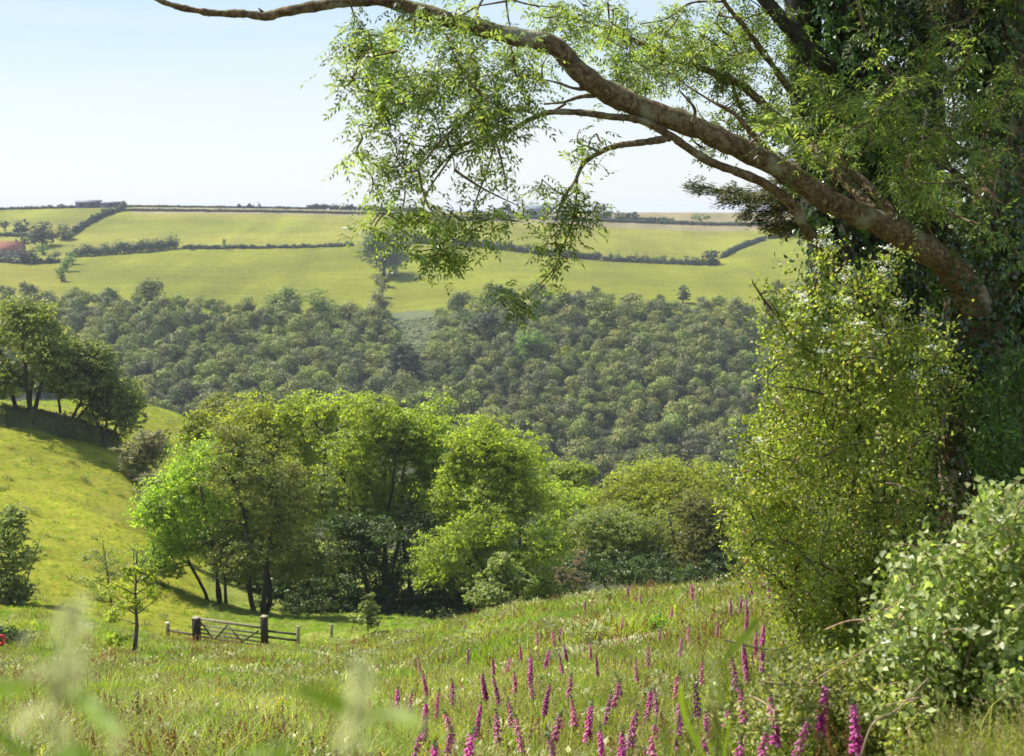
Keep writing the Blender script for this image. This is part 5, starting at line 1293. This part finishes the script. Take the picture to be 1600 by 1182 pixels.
def scatter(name, label, cat, keys, X, Y, idx, scl):
    """geometry nodes: one mesh per tuft kind, set on the points of one object (nobody could count the tufts)"""
    Z = ground(X, Y)
    me = bpy.data.meshes.new(name)
    me.vertices.add(len(X)); me.vertices.foreach_set('co', np.stack([X, Y, Z], 1).astype(np.float32).ravel())
    a = me.attributes.new('turn', 'FLOAT_VECTOR', 'POINT')
    a.data.foreach_set('vector', np.c_[rng.normal(size=(len(X), 2)) * .08, rng.uniform(0, 6.283, len(X))].astype(np.float32).ravel())
    a = me.attributes.new('size', 'FLOAT', 'POINT'); a.data.foreach_set('value', scl.astype(np.float32))
    a = me.attributes.new('pick', 'INT', 'POINT'); a.data.foreach_set('value', idx.astype(np.int32))
    o = bpy.data.objects.new(name, me); COL.objects.link(o)
    ng = bpy.data.node_groups.new(name, 'GeometryNodeTree')
    ng.interface.new_socket('Geometry', in_out='INPUT', socket_type='NodeSocketGeometry'); ng.interface.new_socket('Geometry', in_out='OUTPUT', socket_type='NodeSocketGeometry')
    N, L = ng.nodes, ng.links.new
    gi, go = N.new('NodeGroupInput'), N.new('NodeGroupOutput')
    gti = N.new('GeometryNodeGeometryToInstance')
    for k in reversed(keys):
        so = bpy.data.objects.new('tuft', protos[k])
        oi = N.new('GeometryNodeObjectInfo'); oi.inputs['Object'].default_value = so; oi.inputs['As Instance'].default_value = False
        L(oi.outputs['Geometry'], gti.inputs[0])
    def attr(nm, typ):
        n = N.new('GeometryNodeInputNamedAttribute'); n.data_type = typ; n.inputs['Name'].default_value = nm
        return [s for s in n.outputs if s.enabled and s.name == 'Attribute'][0]
    ip = N.new('GeometryNodeInstanceOnPoints'); ip.inputs['Pick Instance'].default_value = True
    L(gi.outputs[0], ip.inputs['Points']); L(gti.outputs[0], ip.inputs['Instance'])
    L(attr('pick', 'INT'), ip.inputs['Instance Index']); L(attr('turn', 'FLOAT_VECTOR'), ip.inputs['Rotation']); L(attr('size', 'FLOAT'), ip.inputs['Scale'])
    L(ip.outputs['Instances'], go.inputs[0])
    o.modifiers.new('scatter', 'NODES').node_group = ng
    return tag(o, label, cat, kind='stuff')
def field_noise(X, Y, wl, sd):
    r = np.random.default_rng(sd); h = 0
    for q in range(5):
        a = r.uniform(0, 6.28); kx, ky = math.cos(a) * 6.28 / wl, math.sin(a) * 6.28 / wl
        h = h + np.sin(X * kx + Y * ky + r.uniform(0, 6.28) + .8 * np.sin(X * ky * .7 - Y * kx * .6)); wl *= .72
    return h / 2.2
def pathdist(X, Y):
    return np.sqrt(((X[:, None] - PATH[None, ::2, 0]) ** 2 + (Y[:, None] - PATH[None, ::2, 1]) ** 2).min(1))
def wedge(n, y0, y1, p=1.0, um=.52):
    Y = y0 + (y1 - y0) * rng.uniform(0, 1, n) ** p; X = rng.uniform(-um, um, n) * (Y + 1.5)
    return X, Y
X, Y = wedge(15000, 3.2, 26, 1.15)
px_, py_ = project(np.stack([X, Y, ground(X, Y)], 1))
ok = (pathdist(X, Y) > .5) & (np.abs(X) < 30) & ~((px_ > 1235) & (Y < 9.5))
X, Y = X[ok], Y[ok]
nz1 = field_noise(X, Y, 4.5, 1); nz2 = field_noise(X, Y, 3, 2)
idx = np.where(nz1 > .5, 6, np.where(nz2 > .55, 5, rng.choice([0, 1, 2, 3, 4], len(X), p=[.24, .24, .22, .15, .15])))
scatter('meadow_grass', 'tall unmown grass and low weeds on the near half of the meadow', 'grass', ['near_a0', 'near_a1', 'near_a2', 'near_b0', 'near_b1', 'near_c', 'near_l'], X, Y, idx, rng.uniform(.7, 1.3, len(X)) * np.where(pathdist(X, Y) < 1, .7, 1))
X, Y = wedge(16000, 23, 88, 1.0)
px_, py_ = project(np.stack([X, Y, ground(X, Y)], 1))
lf_ = (px_ < 320) & (Y > 66)
ok = ~lf_ & (pathdist(X, Y) > .55)
X, Y = X[ok], Y[ok]
nz1 = field_noise(X, Y, 11, 3); nz2 = field_noise(X, Y, 6, 4)
idx = np.where((nz1 > .45) | (Y > 60), 4, np.where(nz2 > .6, 3, rng.choice([0, 1, 2], len(X), p=[.36, .36, .28])))
scatter('meadow_grass', 'tall grass on the far half of the meadow down to the gate', 'grass', ['far_a0', 'far_a1', 'far_b', 'far_c', 'far_l'], X, Y, idx, rng.uniform(.7, 1.25, len(X)) * np.where(Y > 58, .5, 1))
X = rng.uniform(-85, -14, 15000); Y = rng.uniform(66, 182, 15000)
px_, py_ = project(np.stack([X, Y, ground(X, Y)], 1))
ok = (px_ < 330) & (px_ > -60)
X, Y = X[ok], Y[ok]
scatter('pasture_grass', 'short grazed turf tufts over the left sloping field', 'grass', ['short', 'tussock'], X, Y, (rng.uniform(size=len(X)) > .93).astype(int), rng.uniform(.4, 1.3, len(X)))
def patch_scatter(name, label, cat, key, n, y0, y1, wl, sd, thr, extra=None):
    X, Y = wedge(n, y0, y1); ok = (field_noise(X, Y, wl, sd) > thr) & (pathdist(X, Y) > .5)
    px_, py_ = project(np.stack([X, Y, ground(X, Y)], 1)); ok &= ~((px_ < 320) & (Y > 64)) & (Y < 66)
    if extra is not None: ok &= extra(px_, py_)
    X, Y = X[ok], Y[ok]
    return scatter(name, label, cat, [key], X, Y, np.zeros(len(X)), rng.uniform(.75, 1.25, len(X)))
patch_scatter('sorrel', 'rust-red sorrel seed heads among the far meadow grass', 'sorrel', 'sorrel_f', 2600, 22, 64, 12, 11, .15)
patch_scatter('sorrel', 'rust-red sorrel seed heads among the near meadow grass', 'sorrel', 'sorrel_n', 1200, 6, 23, 6, 12, .3)
patch_scatter('campion', 'scattered pink campion flowers in the meadow grass', 'flower', 'campion_p', 700, 9, 45, 7, 13, .5)
patch_scatter('daisies', 'white daisy and yarrow heads dotted over the middle of the meadow', 'flower', 'daisy_p', 1500, 24, 64, 9, 14, -.2, lambda a, b: (a > 440) & (a < 800))
patch_scatter('buttercups', 'yellow buttercup heads dotted through the meadow', 'flower', 'butter_p', 900, 8, 60, 9, 15, .4)

# tall single weeds in the meadow
def weed(px, pyb, hpx, label, mat='weed', L0=.16, n=46, name='dock_plant', wpx=.4):
    p = hit(px, pyb); H = hpx * p[1] / F
    t = thing(name, label, 'plant', p)
    g = Geo(); g2 = Geo()
    for s in range(5):
        tp = p + np.array([rng.normal() * H * wpx * .5, rng.normal() * H * wpx * .5, H * rng.uniform(.7, 1.05)])
        Pl = limb(g, p - (0, 0, .05), tp, .009, .004, .1, 7, 5)
        f = rng.uniform(.1, 1, n // 5 * 2); i = (f * 5.99).astype(int); c = Pl[i]
        a = rng.uniform(0, 6.28, len(f))
        Dn = norm(np.c_[np.cos(a), np.sin(a), rng.uniform(0, .9, len(f))])
        g2.leaves(c, Dn, norm(np.array([0, 0, 1]) + .4 * unit(len(f))), L0 * (1.25 - f) * rng.uniform(.7, 1.2, len(f)), L0 * .4 * (1.2 - f * .6), 0, True, True)
    g.build('stem', M['stem'], t); g2.build('leaves', M[mat], t)
weed(212, 1155, 78, 'leafy green dock clump at the lower left of the meadow, leftmost of three tall weeds', 'weed', .2, 60)
weed(272, 1130, 66, 'tall leafy weed right of the leftmost dock clump', 'weed', .16, 50)
weed(368, 1100, 56, 'bright leafy weed standing right of the two lower-left dock clumps', 'lush', .16, 50)
weed(345, 1005, 26, 'leafy weed patch in the grass in front of the dark left gate post', 'lush', .3, 44, wpx=1.2)
weed(1028, 992, 40, 'green leafy weed clump at the meadow crest above the path', 'lush', .26, 60, wpx=.8)
weed(958, 950, 40, 'yellow-green weed clump on the meadow crest left of centre', 'lush', .3, 60, wpx=.8)
weed(880, 945, 34, 'grey-green thistle clump on the crest below the rusty shrub', 'weed', .14, 60, 'thistle_clump', 1.0)
weed(905, 1075, 40, 'low leafy weed between the foxgloves right of the biggest one', 'weed', .14, 50)
weed(70, 1150, 60, 'leafy weed clump at the left border of the meadow bottom', 'weed', .16, 60, wpx=.7)
weed(1075, 1182, 70, 'shaded green weed clump at the bottom edge among the rightmost meadow foxgloves', 'weed', .13, 60, wpx=.8)

# ------------------------------------------------------------------ foxgloves
def foxglove(kind, seed):
    global rng
    keep, rng = rng, np.random.default_rng(seed)
    bend = {'bloom': .05, 'tall': .03, 'going_over': .16, 'young': .08}[kind]
    a = rng.uniform(2.2, 4.2)
    t_ = np.linspace(0, 1, 14)
    S = np.c_[bend * np.cos(a) * t_ ** 4 + .02 * np.sin(t_ * 5), bend * np.sin(a) * t_ ** 4, 1.3 * t_ - (bend * .5) * t_ ** 6]
    gs = Geo(); gs.tube(S, np.linspace(.008, .0022, 14), 6)
    z0, z1 = {'bloom': (.5, .93), 'tall': (.47, .9), 'going_over': (.48, .62), 'young': (.55, .92)}[kind]
    at_s = lambda f: np.stack([np.interp(f, t_, S[:, q]) for q in range(3)], -1)
    nb = {'bloom': 56, 'tall': 66, 'going_over': 14, 'young': 30}[kind]
    gb = Geo()
    for q in range(nb):
        f = z0 + (z1 - z0) * (q + rng.uniform(0, .8)) / nb; sz = 1.1 - .5 * (f - z0) / (z1 - z0)
        th = q * 2.4 + rng.normal() * .3; c = at_s(np.array(f))
        o_ = np.array([math.cos(th), math.sin(th), 0]); d = norm(o_ * .75 + np.array([0, 0, -.72]))
        b0 = c + o_ * .006
        gb.tube(np.stack([b0, b0 + d * .018 * sz, b0 + d * .04 * sz, b0 + d * .054 * sz]), np.array([.006, .0125, .0155, .021]) * sz, 6, 0, cap=False)
    gt = Geo(); nt_ = 46 if kind == 'going_over' else 26
    f = rng.uniform(z1, .995, nt_); th = rng.uniform(0, 6.28, nt_)
    gt.leaves(at_s(f), norm(np.c_[np.cos(th), np.sin(th), -.2 + 1.2 * (f - z1)]), norm(np.c_[0 * f, 0 * f, 1 + 0 * f] + .4 * unit(nt_)), .034 * (1.25 - f) / (1.25 - z1) + .008, .016, 0, True, True)
    if kind in ('tall', 'going_over'):
        f = rng.uniform(z0 - .12, z0, 16); th = rng.uniform(0, 6.28, 16)
        gp = Geo(); gp.leaves(at_s(f), norm(np.c_[np.cos(th), np.sin(th), .3 + 0 * f]), unit(16), .028, .016, 0, True, True)
    gl = Geo(); n = 16; f = np.r_[np.full(9, .01), rng.uniform(.08, z0 - .1, n - 9)]; th = rng.uniform(0, 6.28, n)
    gl.leaves(at_s(f), norm(np.c_[np.cos(th), np.sin(th), rng.uniform(.2, .9, n)]), norm(np.array([0, 0, 1]) + .3 * unit(n)), np.where(f < .05, .24, .13), np.where(f < .05, .08, .04), 0, True, True)
    root = bpy.data.objects.new('foxglove', None); root.empty_display_size = .2
    COL.objects.link(root)
    gs.build('stem', M['stem'], root); gb.build('flower_spike', M['flower_pale' if kind == 'young' else 'flower'], root)
    gt.build('bud_tip', M['seed' if kind == 'going_over' else 'stem'], root); gl.build('leaves', M['weed'], root)
    if kind in ('tall', 'going_over'): gp.build('seed_pods', M['seed'], root)
    rng = keep
    return root
KINDS = {'B': ('bloom', 5), 'T': ('tall', 6), 'G': ('going_over', 7), 'Y': ('young', 8)}
first = {}; nfox = 0
# px of the tip, py of the tip, length of the spike in px, kind, own label or None
FOX = [(848, 1060, 140, 'T', 'biggest foxglove, a long deep magenta spike at the bottom edge of the meadow centre'),
 (621, 1066, 35, 'B', 'lone pink foxglove left of all the others in the middle meadow'), (670, 1044, 28, 'B', None), (682, 1072, 30, 'B', None),
 (662, 1090, 52, 'T', 'slim leaning foxglove with a long green tip above another at the bottom edge'), (680, 1146, 45, 'B', 'foxglove cut by the bottom edge, leftmost of the big pink ones'), (657, 1026, 22, 'Y', None), (731, 1012, 44, 'B', 'pale pink foxglove standing alone left of the path end'),
 (725, 968, 18, 'Y', 'single small foxglove high on the meadow edge in front of the pale bush'), (740, 1088, 66, 'T', 'magenta foxglove with a thick double spike left of the dense central trio'), (759, 1046, 76, 'T', 'leftmost spike of the dense central trio of magenta foxgloves'), (772, 1020, 84, 'T', 'tallest middle spike of the dense central trio of magenta foxgloves'), (782, 1050, 62, 'B', 'right-hand spike of the dense central trio of magenta foxgloves'),
 (797, 1082, 42, 'Y', None), (805, 1043, 40, 'B', None), (815, 1003, 62, 'T', 'upright foxglove just below the left end of the path'), (825, 1022, 48, 'B', None), (850, 1010, 50, 'B', 'foxglove with its tip touching the path, above the biggest one'), (861, 1097, 46, 'Y', None), (880, 1018, 34, 'Y', None), (887, 1002, 26, 'B', None), (890, 1046, 28, 'Y', None),
 (868, 984, 24, 'B', 'left one of a tight pair of bright foxgloves above the path'), (873, 980, 20, 'B', 'right one of a tight pair of bright foxgloves above the path'), (726, 1132, 50, 'B', 'pale pink spike at the bottom edge between the thick double spike and the leaning one'), (688, 1133, 24, 'Y', None),
 (923, 1000, 58, 'B', 'bright pink foxglove just left of a dark finished spike'), (936, 1015, 78, 'T', 'dark-topped foxglove with glowing magenta lower bells right of the bright pink one'), (970, 1032, 74, 'G', 'dark curved seed spike of a finished foxglove standing alone right of centre'), (1006, 1066, 68, 'B', 'pink foxglove with a long green tip, alone right of the curved dark seed spike'), (919, 1096, 64, 'B', 'foxglove with a nodding tip near the bottom, right of the biggest one'), (944, 1120, 54, 'T', 'foxglove cut by the bottom edge, dark-tipped beside a pink one'), (970, 1132, 50, 'B', 'short pink foxglove at the bottom edge right of the dark-tipped one'), (946, 1076, 40, 'Y', None), (1015, 1006, 26, 'Y', None), (1031, 1060, 32, 'Y', None),
 (1062, 992, 50, 'B', 'pink foxglove mid-slope with a second faint spike touching it'), (1064, 1088, 62, 'T', 'foxglove half hidden by tall grass stems near the bottom right of the meadow'), (1122, 968, 28, 'Y', None), (1143, 935, 50, 'B', 'left of two tall foxgloves against the left edge of the hawthorn'), (1156, 928, 60, 'T', 'right of two tall foxgloves against the left edge of the hawthorn'), (1169, 933, 36, 'B', 'shorter foxglove leaning just right of the two tall ones by the hawthorn'), (1163, 998, 44, 'B', None), (1174, 1008, 46, 'T', None), (1192, 968, 62, 'T', 'tall dusky foxglove crossed by a dry stalk beside the hawthorn'), (1186, 1030, 44, 'B', None), (1205, 1040, 50, 'B', 'leaning magenta foxglove at the foot of the hawthorn, lowest of its group'),
 (1248, 1030, 52, 'T', 'foxglove dark on its right side at the lower left corner of the hawthorn'), (1160, 1097, 88, 'G', 'tall dark finished foxglove with a few magenta bells below, at the bottom edge'), (1138, 1058, 52, 'G', 'small dark hooked seed spike above the tall finished foxglove'), (1290, 1055, 54, 'T', 'deep purple foxglove under the reddish cane, left of two'), (1308, 1026, 48, 'T', 'deep purple foxglove under the reddish cane, right of two'), (1333, 1080, 64, 'B', 'slender loose-belled foxglove in front of the bramble foot'), (1185, 1126, 30, 'Y', None),
 (1081, 908, 32, 'B', 'foxglove sticking up alone on the right of the meadow skyline'), (982, 910, 26, 'B', 'foxglove on the meadow skyline against the dark second grove'), (993, 923, 16, 'Y', None), (1001, 926, 16, 'Y', None), (913, 936, 16, 'B', 'small bright foxglove on the skyline below the rusty shrub'), (1048, 943, 18, 'Y', None), (1178, 904, 30, 'B', None), (1190, 896, 34, 'B', None), (1203, 906, 30, 'B', None),
 (410, 1124, 50, 'G', 'foxglove with a dark hooked tip at the bottom edge, left of two'), (492, 1132, 50, 'G', 'foxglove with a dark hooked tip at the bottom edge, right of two'), (640, 1075, 20, 'Y', None), (955, 1055, 30, 'Y', None), (985, 1100, 34, 'Y', None), (1020, 1120, 36, 'Y', None), (900, 1080, 30, 'Y', None), (835, 1050, 34, 'Y', None), (790, 1020, 30, 'Y', None), (1090, 1060, 30, 'Y', None), (1110, 1100, 36, 'Y', None), (1050, 1040, 26, 'Y', None), (996, 1025, 24, 'Y', None), (1075, 975, 20, 'Y', None), (1030, 975, 18, 'Y', None), (970, 960, 16, 'Y', None), (840, 985, 18, 'Y', None), (770, 1100, 40, 'Y', None), (815, 1110, 44, 'Y', None), (880, 1140, 40, 'Y', None), (710, 1100, 34, 'Y', None), (640, 1130, 32, 'Y', None), (1168, 960, 34, 'B', None), (1180, 985, 40, 'B', None), (1196, 1005, 44, 'T', None), (1215, 1075, 34, 'B', None), (1152, 1020, 34, 'Y', None), (1160, 1060, 36, 'Y', None), (705, 1060, 20, 'Y', None), (1100, 1020, 24, 'Y', None), (1235, 1100, 26, 'Y', None)]
for x, y, ln, kd, lb in FOX:
    s = 1.0
    for _ in range(3):
        p = hit(x, y, 1.28 * s, 4)
        s = float(np.clip(ln * p[1] / F / .64, .55, 1.4))
    if x > 1270: s = min(s, .52)
    p = hit(x, y, 1.28 * s, 4)
    vk = (kd, nfox % 3); nfox += 1
    if vk not in first:
        o = first[vk] = foxglove(KINDS[kd][0], KINDS[kd][1] + 10 * vk[1])
    else:
        o = copy_tree(first[vk])
    o.location = p; o.rotation_euler = (rng.normal() * .05, rng.normal() * .055, rng.uniform(-3, 3)); w_ = s * rng.uniform(.95, 1.35)
    o.scale = (w_, w_, s)
    if lb is None:
        gz = 'small_right' if x > 1150 else 'small'
        lb = 'pink foxglove in the thick clump at the left foot of the hawthorn' if x > 1150 else 'small pink foxglove spike scattered in the grass around the larger ones'
    tag(o, lb, 'foxglove', 'foxgloves in the meadow')

# ------------------------------------------------------------------ grasses right in front of the lens
M['seedhead'] = leaf_mat('grass_seed_head', [(0, (.4, .38, .2)), (1, (.6, .55, .36))], .4, (1.4, 1.3, 1), .6, .2, .3, .2, gain=1)
def front_grass(name, label, Y, stem, heads, blds):
    t = thing(name, label, 'grass plant', (*at(stem[0][0], 800, Y)[:2], float(ground(at(stem[0][0], 800, Y)[0], Y))))
    b = np.array(t.location)
    g = Geo(); P = curve(np.array([b] + [at(x, y, Y) for x, y in stem]), 8); g.tube(P, np.linspace(.0016, .0009, len(P)), 6); g.build('stem', M['stem'], t)
    if heads:
        g = Geo()
        for x, y, rx, ry, n in heads:
            c = at(x, y, Y)
            k = Y / F
            n = int(n * .8); C = c + np.c_[rng.normal(size=n) * rx * k * .8, rng.normal(size=n) * .012, rng.normal(size=n) * ry * k * .5]
            g.leaves(C, norm(np.c_[rng.normal(size=n) * .5, rng.normal(size=n) * .5, -1 + rng.normal(size=n) * .5]), unit(n), .011 * rng.uniform(.7, 1.4, n), .003)
        g.build('seed_head', M['seedhead'], t)
    g = Geo()
    for pts, wd in blds:
        Q = curve(np.array([at(*q) for q in pts]), 8); T = norm(np.gradient(Q, axis=0)); S = norm(np.cross(T, (.2, -.6, .8)))
        f = np.linspace(0, 1, len(Q)); ww = wd * np.sin(np.clip(f * .92 + .08, 0, 1) * math.pi) ** .6
        V = np.stack([Q - S * ww[:, None] / 2, Q - np.array([0, 0, .002]), Q + S * ww[:, None] / 2], 1); i = np.arange(len(Q) - 1)[:, None] * 3
        g.add(V, np.concatenate([i + np.array([[0, 1, 4, 3]]), i + np.array([[1, 2, 5, 4]])]))
    g.build('blade', M['lush'], t)
front_grass('seeding_grass', 'out-of-focus grass with a pale drooping seed head at the lower left corner', 1.05, [(92, 1240), (96, 1100), (104, 1000), (118, 945)],
            [(108, 960, 16, 22, 60), (126, 985, 14, 16, 40), (90, 1000, 34, 8, 45), (118, 1020, 20, 18, 40), (70, 1045, 40, 10, 45), (100, 1045, 22, 12, 50), (88, 1068, 10, 30, 45), (114, 1070, 10, 22, 40), (62, 1110, 22, 16, 50), (98, 1140, 12, 40, 50), (40, 1135, 18, 12, 30), (190, 1170, 20, 20, 36)],
            [([(-30, 1082, 1.0), (10, 1076, 1.02), (56, 1070, 1.05)], .019), ([(108, 1085, 1.05), (138, 1100, 1.03), (165, 1130, 1.0), (188, 1150, .98)], .017), ([(-20, 1140, 1.0), (20, 1165, 1.0), (60, 1200, 1.0)], .01), ([(60, 1220, .98), (110, 1180, .98), (150, 1195, .98)], .019)])
front_grass('seeding_grass', 'out-of-focus grass with two broad blades at the bottom edge left of centre', .95, [(560, 1240), (558, 1140), (562, 1080), (566, 1035)],
            [(566, 1048, 12, 12, 34), (552, 1080, 14, 16, 36), (570, 1072, 14, 14, 30), (548, 1120, 14, 18, 40), (560, 1150, 18, 24, 46), (540, 1165, 20, 18, 30)],
            [([(462, 1082, .93), (495, 1088, .94), (530, 1100, .95), (545, 1110, .95)], .017), ([(570, 1118, .95), (605, 1116, .94), (640, 1124, .93), (668, 1140, .92)], .017), ([(380, 1186, .95), (420, 1176, .95), (470, 1190, .95)], .01)])
front_grass('tall_grass', 'pale grass blade slanting out of focus across the foxgloves left of the hawthorn', 3.2, [(1118, 1240), (1128, 1100), (1142, 1000)], [],
            [([(1128, 1035, 3.2), (1150, 1010, 3.2), (1172, 985, 3.2), (1186, 962, 3.2)], .019), ([(1110, 1200, 3.2), (1070, 1120, 3.2), (1062, 1060, 3.2)], .019)])
for q, (x, ytop, Yg, lb) in enumerate([(1068, 1005, 3.6, 'tall thin flowering grass stem, leftmost of three in the lower right of the meadow'), (1112, 1030, 3.4, 'tall thin flowering grass stem, middle one of three in the lower right of the meadow'), (1030, 1045, 3.8, 'short dark flowering grass stem left of the two taller ones')]):
    front_grass('flowering_grass', lb, Yg, [(x + 14, 1230), (x + 8, 1150), (x + 2, ytop + 60), (x, ytop)], [(x, ytop + 12, 6, 26, 40), (x + 4, ytop + 40, 7, 26, 36)], [([(x + 14, 1200, Yg), (x + 24, 1150, Yg), (x + 30, 1110, Yg)], .007), ([(x + 8, 1200, Yg), (x - 10, 1150, Yg), (x - 22, 1120, Yg)], .007)])
X = rng.uniform(1.9, 3.4, 420); Y = rng.uniform(4.6, 6.3, 420)
k_ = project(np.stack([X, Y, ground(X, Y) + .3], 1)); k_ = (k_[0] > 1470) & (k_[1] > 1110); X, Y = X[k_], Y[k_]
scatter('bank_grass', 'long grass at the bottom right corner in front of the bramble', 'grass', ['near_a0', 'near_b0', 'near_b1'], X, Y, rng.integers(0, 3, len(X)), rng.uniform(.6, 1.0, len(X)))

# ------------------------------------------------------------------ haze over the valley
hz = Geo()
x0, x1, y0, y1, z0, z1 = -9500 * 1.75, 9500 * 1.75, -60, 9500, -300, 26
V = [(x0, y0, z0), (x1, y0, z0), (x1, y1, z0), (x0, y1, z0), (x0, y0, z1), (x1, y0, z1), (x1, y1, z1), (x0, y1, z1)]
hz.add(V, np.array([[3, 2, 1, 0], [4, 5, 6, 7], [0, 1, 5, 4], [1, 2, 6, 5], [2, 3, 7, 6], [3, 0, 4, 7]]))
m, N, L = newmat('valley_haze')
pv = N.new('ShaderNodeVolumePrincipled'); pv.inputs['Density'].default_value = .00014; pv.inputs['Color'].default_value = (.8, .87, 1, 1)
o = N.new('ShaderNodeOutputMaterial'); L(pv.outputs['Volume'], o.inputs['Volume'])
tag(hz.build('haze', m), kind='stuff')
